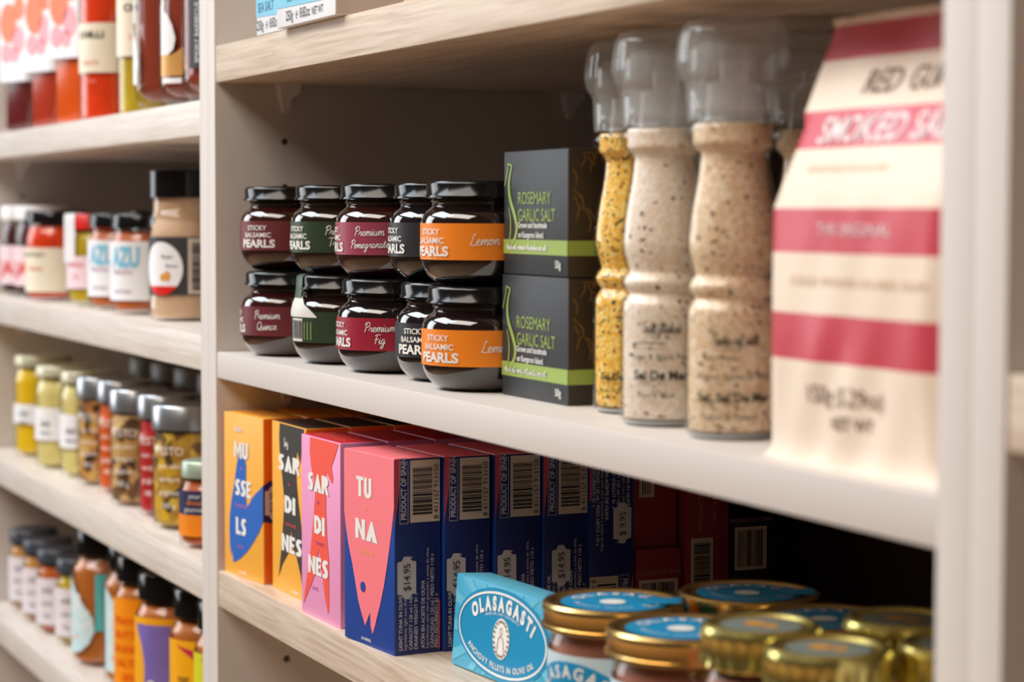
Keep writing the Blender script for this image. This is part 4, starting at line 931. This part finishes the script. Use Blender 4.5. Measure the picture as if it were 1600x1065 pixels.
# top shelf: square juice bottles, sauce bottles, flasks
CIT = mat('citrus_orange_print', (250, 130, 90), .5, var=.15); CITP = mat('citrus_pink_print', (250, 170, 180), .5, var=.1)
def sq_ring(hw, rc, z, n=5):
    out = []
    for q, (sx, sy) in enumerate(((1, -1), (1, 1), (-1, 1), (-1, -1))):
        for k in range(n):
            a = -PI/2+q*PI/2+PI/2*k/(n-1); out.append((sx*(hw-rc)+rc*cos(a), sy*(hw-rc)+rc*sin(a), z))
    return out
def loft(rings):
    V, F = [], []; n = len(rings[0])
    for r in rings: V += r
    for i in range(len(rings)-1):
        for k in range(n): F.append([i*n+k, i*n+(k+1) % n, (i+1)*n+(k+1) % n, (i+1)*n+k])
    F.append(list(range(n))[::-1]); F.append([(len(rings)-1)*n+k for k in range(n)])
    return V, F
def juice(x, y, label, cm, lz=.054):
    t = thing('juice_bottle', (x, y, S1), label, 'bottle', 'square juice bottles', R_(24))
    hw = .026
    link('glass', pymesh('glass', *loft([sq_ring(hw-.003, .006, .0005), sq_ring(hw, .007, .004), sq_ring(hw, .007, .150), sq_ring(hw*.7, .010, .170), sq_ring(.012, .0118, .182), sq_ring(.012, .0118, .200)]), GLASS), None, t, True, 50)
    link('contents', pymesh('contents', *loft([sq_ring(hw-.006, .005, .004), sq_ring(hw-.0050, .005, .006), sq_ring(hw-.0050, .005, .148), sq_ring(hw*.6, .008, .160)]), cm), None, t, True, 50)
    link('cap', pymesh('cap', *loft([sq_ring(.0135, .0134, .198), sq_ring(.0135, .0134, .222)]), BLACKLID), None, t, True, 40)
    V, F = loft([sq_ring(hw+.0003, .007, lz), sq_ring(hw+.0003, .007, .140)]); lb = link('label', pymesh('label', V, F[:-2], WHL), None, t, True, 50)
    for nm, fn in (('side', lambda u, v: (hw+.0006, u, v)), ('front', lambda u, v: (u, -hw-.0006, v))):
        p = Print().ell(-.006, .112, .014, .020).ell(.012, .126, .009, .012); p.build('fruit_picture', CIT, lb, fn)
        p = Print().ell(.010, .095, .010, .014).ell(-.010, .082, .009, .010).ell(.004, .080, .007, .008); p.build('petal_picture', CITP, lb, fn)
    return t
JR = [mat('juice_red', (222, 78, 30), .2), mat('juice_maroon', (110, 30, 32), .2), mat('juice_brick', (190, 60, 36), .2), mat('juice_orange', (236, 92, 24), .2)]
juice(-.843, .088, 'square juice bottle with red contents cut by the picture edge', JR[0])
for i, (xl, lab) in enumerate(((12, 'square juice bottle with dark maroon contents'), (52, 'square juice bottle with brick red contents'), (90, 'square juice bottle with orange contents'))):
    juice(axis_x(xl, .045, .0285), .045, lab, JR[i+1], (.053, .056, .062)[i])
def sauce_bottle(x, y, r, cm, label, rz, lz):
    t = thing('sauce_bottle', (x, y, S1), label, 'bottle', 'cream label sauce bottles', rz)
    outer = smooth_prof([(r*.92, .0005), (r*.99, .003), (r, .007)], 3)+[(r, .135)]+smooth_prof([(r, .135), (r*.8, .152), (.013, .168), (.012, .195)], 4)
    lathe_obj('glass', outer, GLASS, t, 40, ang=60)
    lathe_obj('contents', [(0, .004), (r*.9, .004)]+[(max(.004, q-.0022), z) for q, z in outer if .005 < z < .165]+[(0, .166)], cm, t, 36, ang=60)
    lathe_obj('cap', [(.0125, .190), (.0150, .190), (.0150, .216), (0, .217)], BLACKLID, t, 32)
    lb = band('label', r, lz[0], lz[1], CREAML, t, -2.4, 2.6)
    p = Print(); p.text('CHILLI', .0, lz[1]-.013, .0055, 'c', bold=.03, sx=1.2); p.build('lettering', INK, lb, on_cyl(r, 0, .0005))
    p = Print(); p.text('sauce', 0, lz[1]-.036, .0055, 'c'); p.text('hot', .003, lz[1]-.052, .004, 'c'); p.build('red_lettering', CORAL, lb, on_cyl(r, 0, .0005))
sauce_bottle(axis_x(127, .042, .027), .042, .027, CHILI, 'bright red chilli sauce bottle with cream label', R_(35), (.043, .086))
sauce_bottle(axis_x(186, .044, .024), .044, .024, OLIVE, 'yellow dressing bottle with cream label, between red sauce and flasks', R_(60), (.050, .100))
FLK = mat('brown_sauce', (146, 62, 44), .2, var=.06); GLD = mat('gold_print', (222, 166, 90), .4, metal=.3, var=.1)
def flask(x, y, label, rz, kind):
    t = thing('sauce_flask', (x, y, S1), label, 'bottle', 'round shouldered sauce flasks', rz); r = .030
    outer = smooth_prof([(.019, .0006), (.0235, .003), (.0275, .009), (.0295, .018), (r, .028)], 4)+[(r, .120)]+smooth_prof([(r, .120), (.027, .140), (.016, .155), (.012, .165), (.012, .190)], 4)
    lathe_obj('glass', outer, GLASS, t, 44, ang=60)
    lathe_obj('contents', [(0, .010), (.018, .010), (.024, .014)]+[(max(.004, q-.0034), z) for q, z in outer if .018 < z < .16]+[(0, .161)], FLK, t, 40, ang=60)
    lathe_obj('cap', [(.0125, .186), (.0150, .186), (.0150, .215), (0, .216)], BLACKLID, t, 32)
    m = on_cyl(r, 0, .0005)
    if kind == 'bird':
        Print().poly([(-.012, .040), (-.012, .078), (-.009, .074), (-.003, .070), (.002, .062), (.005, .052), (.003, .044), (-.002, .040)]).rect(-.011, .070, -.007, .115, 2).build('white_bird_print', WHL, t, m)
        Print().poly([(-.012, .024), (-.012, .041), (.0, .0395), (.006, .042), (.012, .046), (.014, .030), (.010, .024)]).build('gold_print', GLD, t, on_cyl(r, 0, .0004))
        Print().rect(-.010, .0185, .010, .0225, 4).build('white_line', WHL, t, m)
    elif kind == 'plain':
        Print().poly([(-.012, .022), (-.012, .074), (-.006, .066), (.002, .056), (.006, .040), (.004, .030), (.004, .022)]).rect(-.004, .070, .001, .120).build('white_bird_print', WHL, t, m)
    else:
        Print().rect(-.010, .026, .016, .118, 5).build('dark_label', mat('slate_label', (70, 70, 76), .5), t, on_cyl(r, 0, .0003))
        p = Print(); p.text('SMOKY BARBECUE SAUCE', .030, .0, .0036); p.build('lettering', WHL, t, rot90(m))
flask(axis_x(212, .040, .03), .040, 'brown sauce flask with white print, beside the yellow dressing bottle', R_(4), 'plain')
flask(axis_x(251, .040, .03), .040, 'brown sauce flask with white bird and gold print', R_(30), 'bird')
flask(axis_x(287, .040, .03), .040, 'brown sauce flask with dark label and upright white lettering', R_(38), 'text')

bpy.data.objects.remove(_fo); bpy.data.curves.remove(_fc)
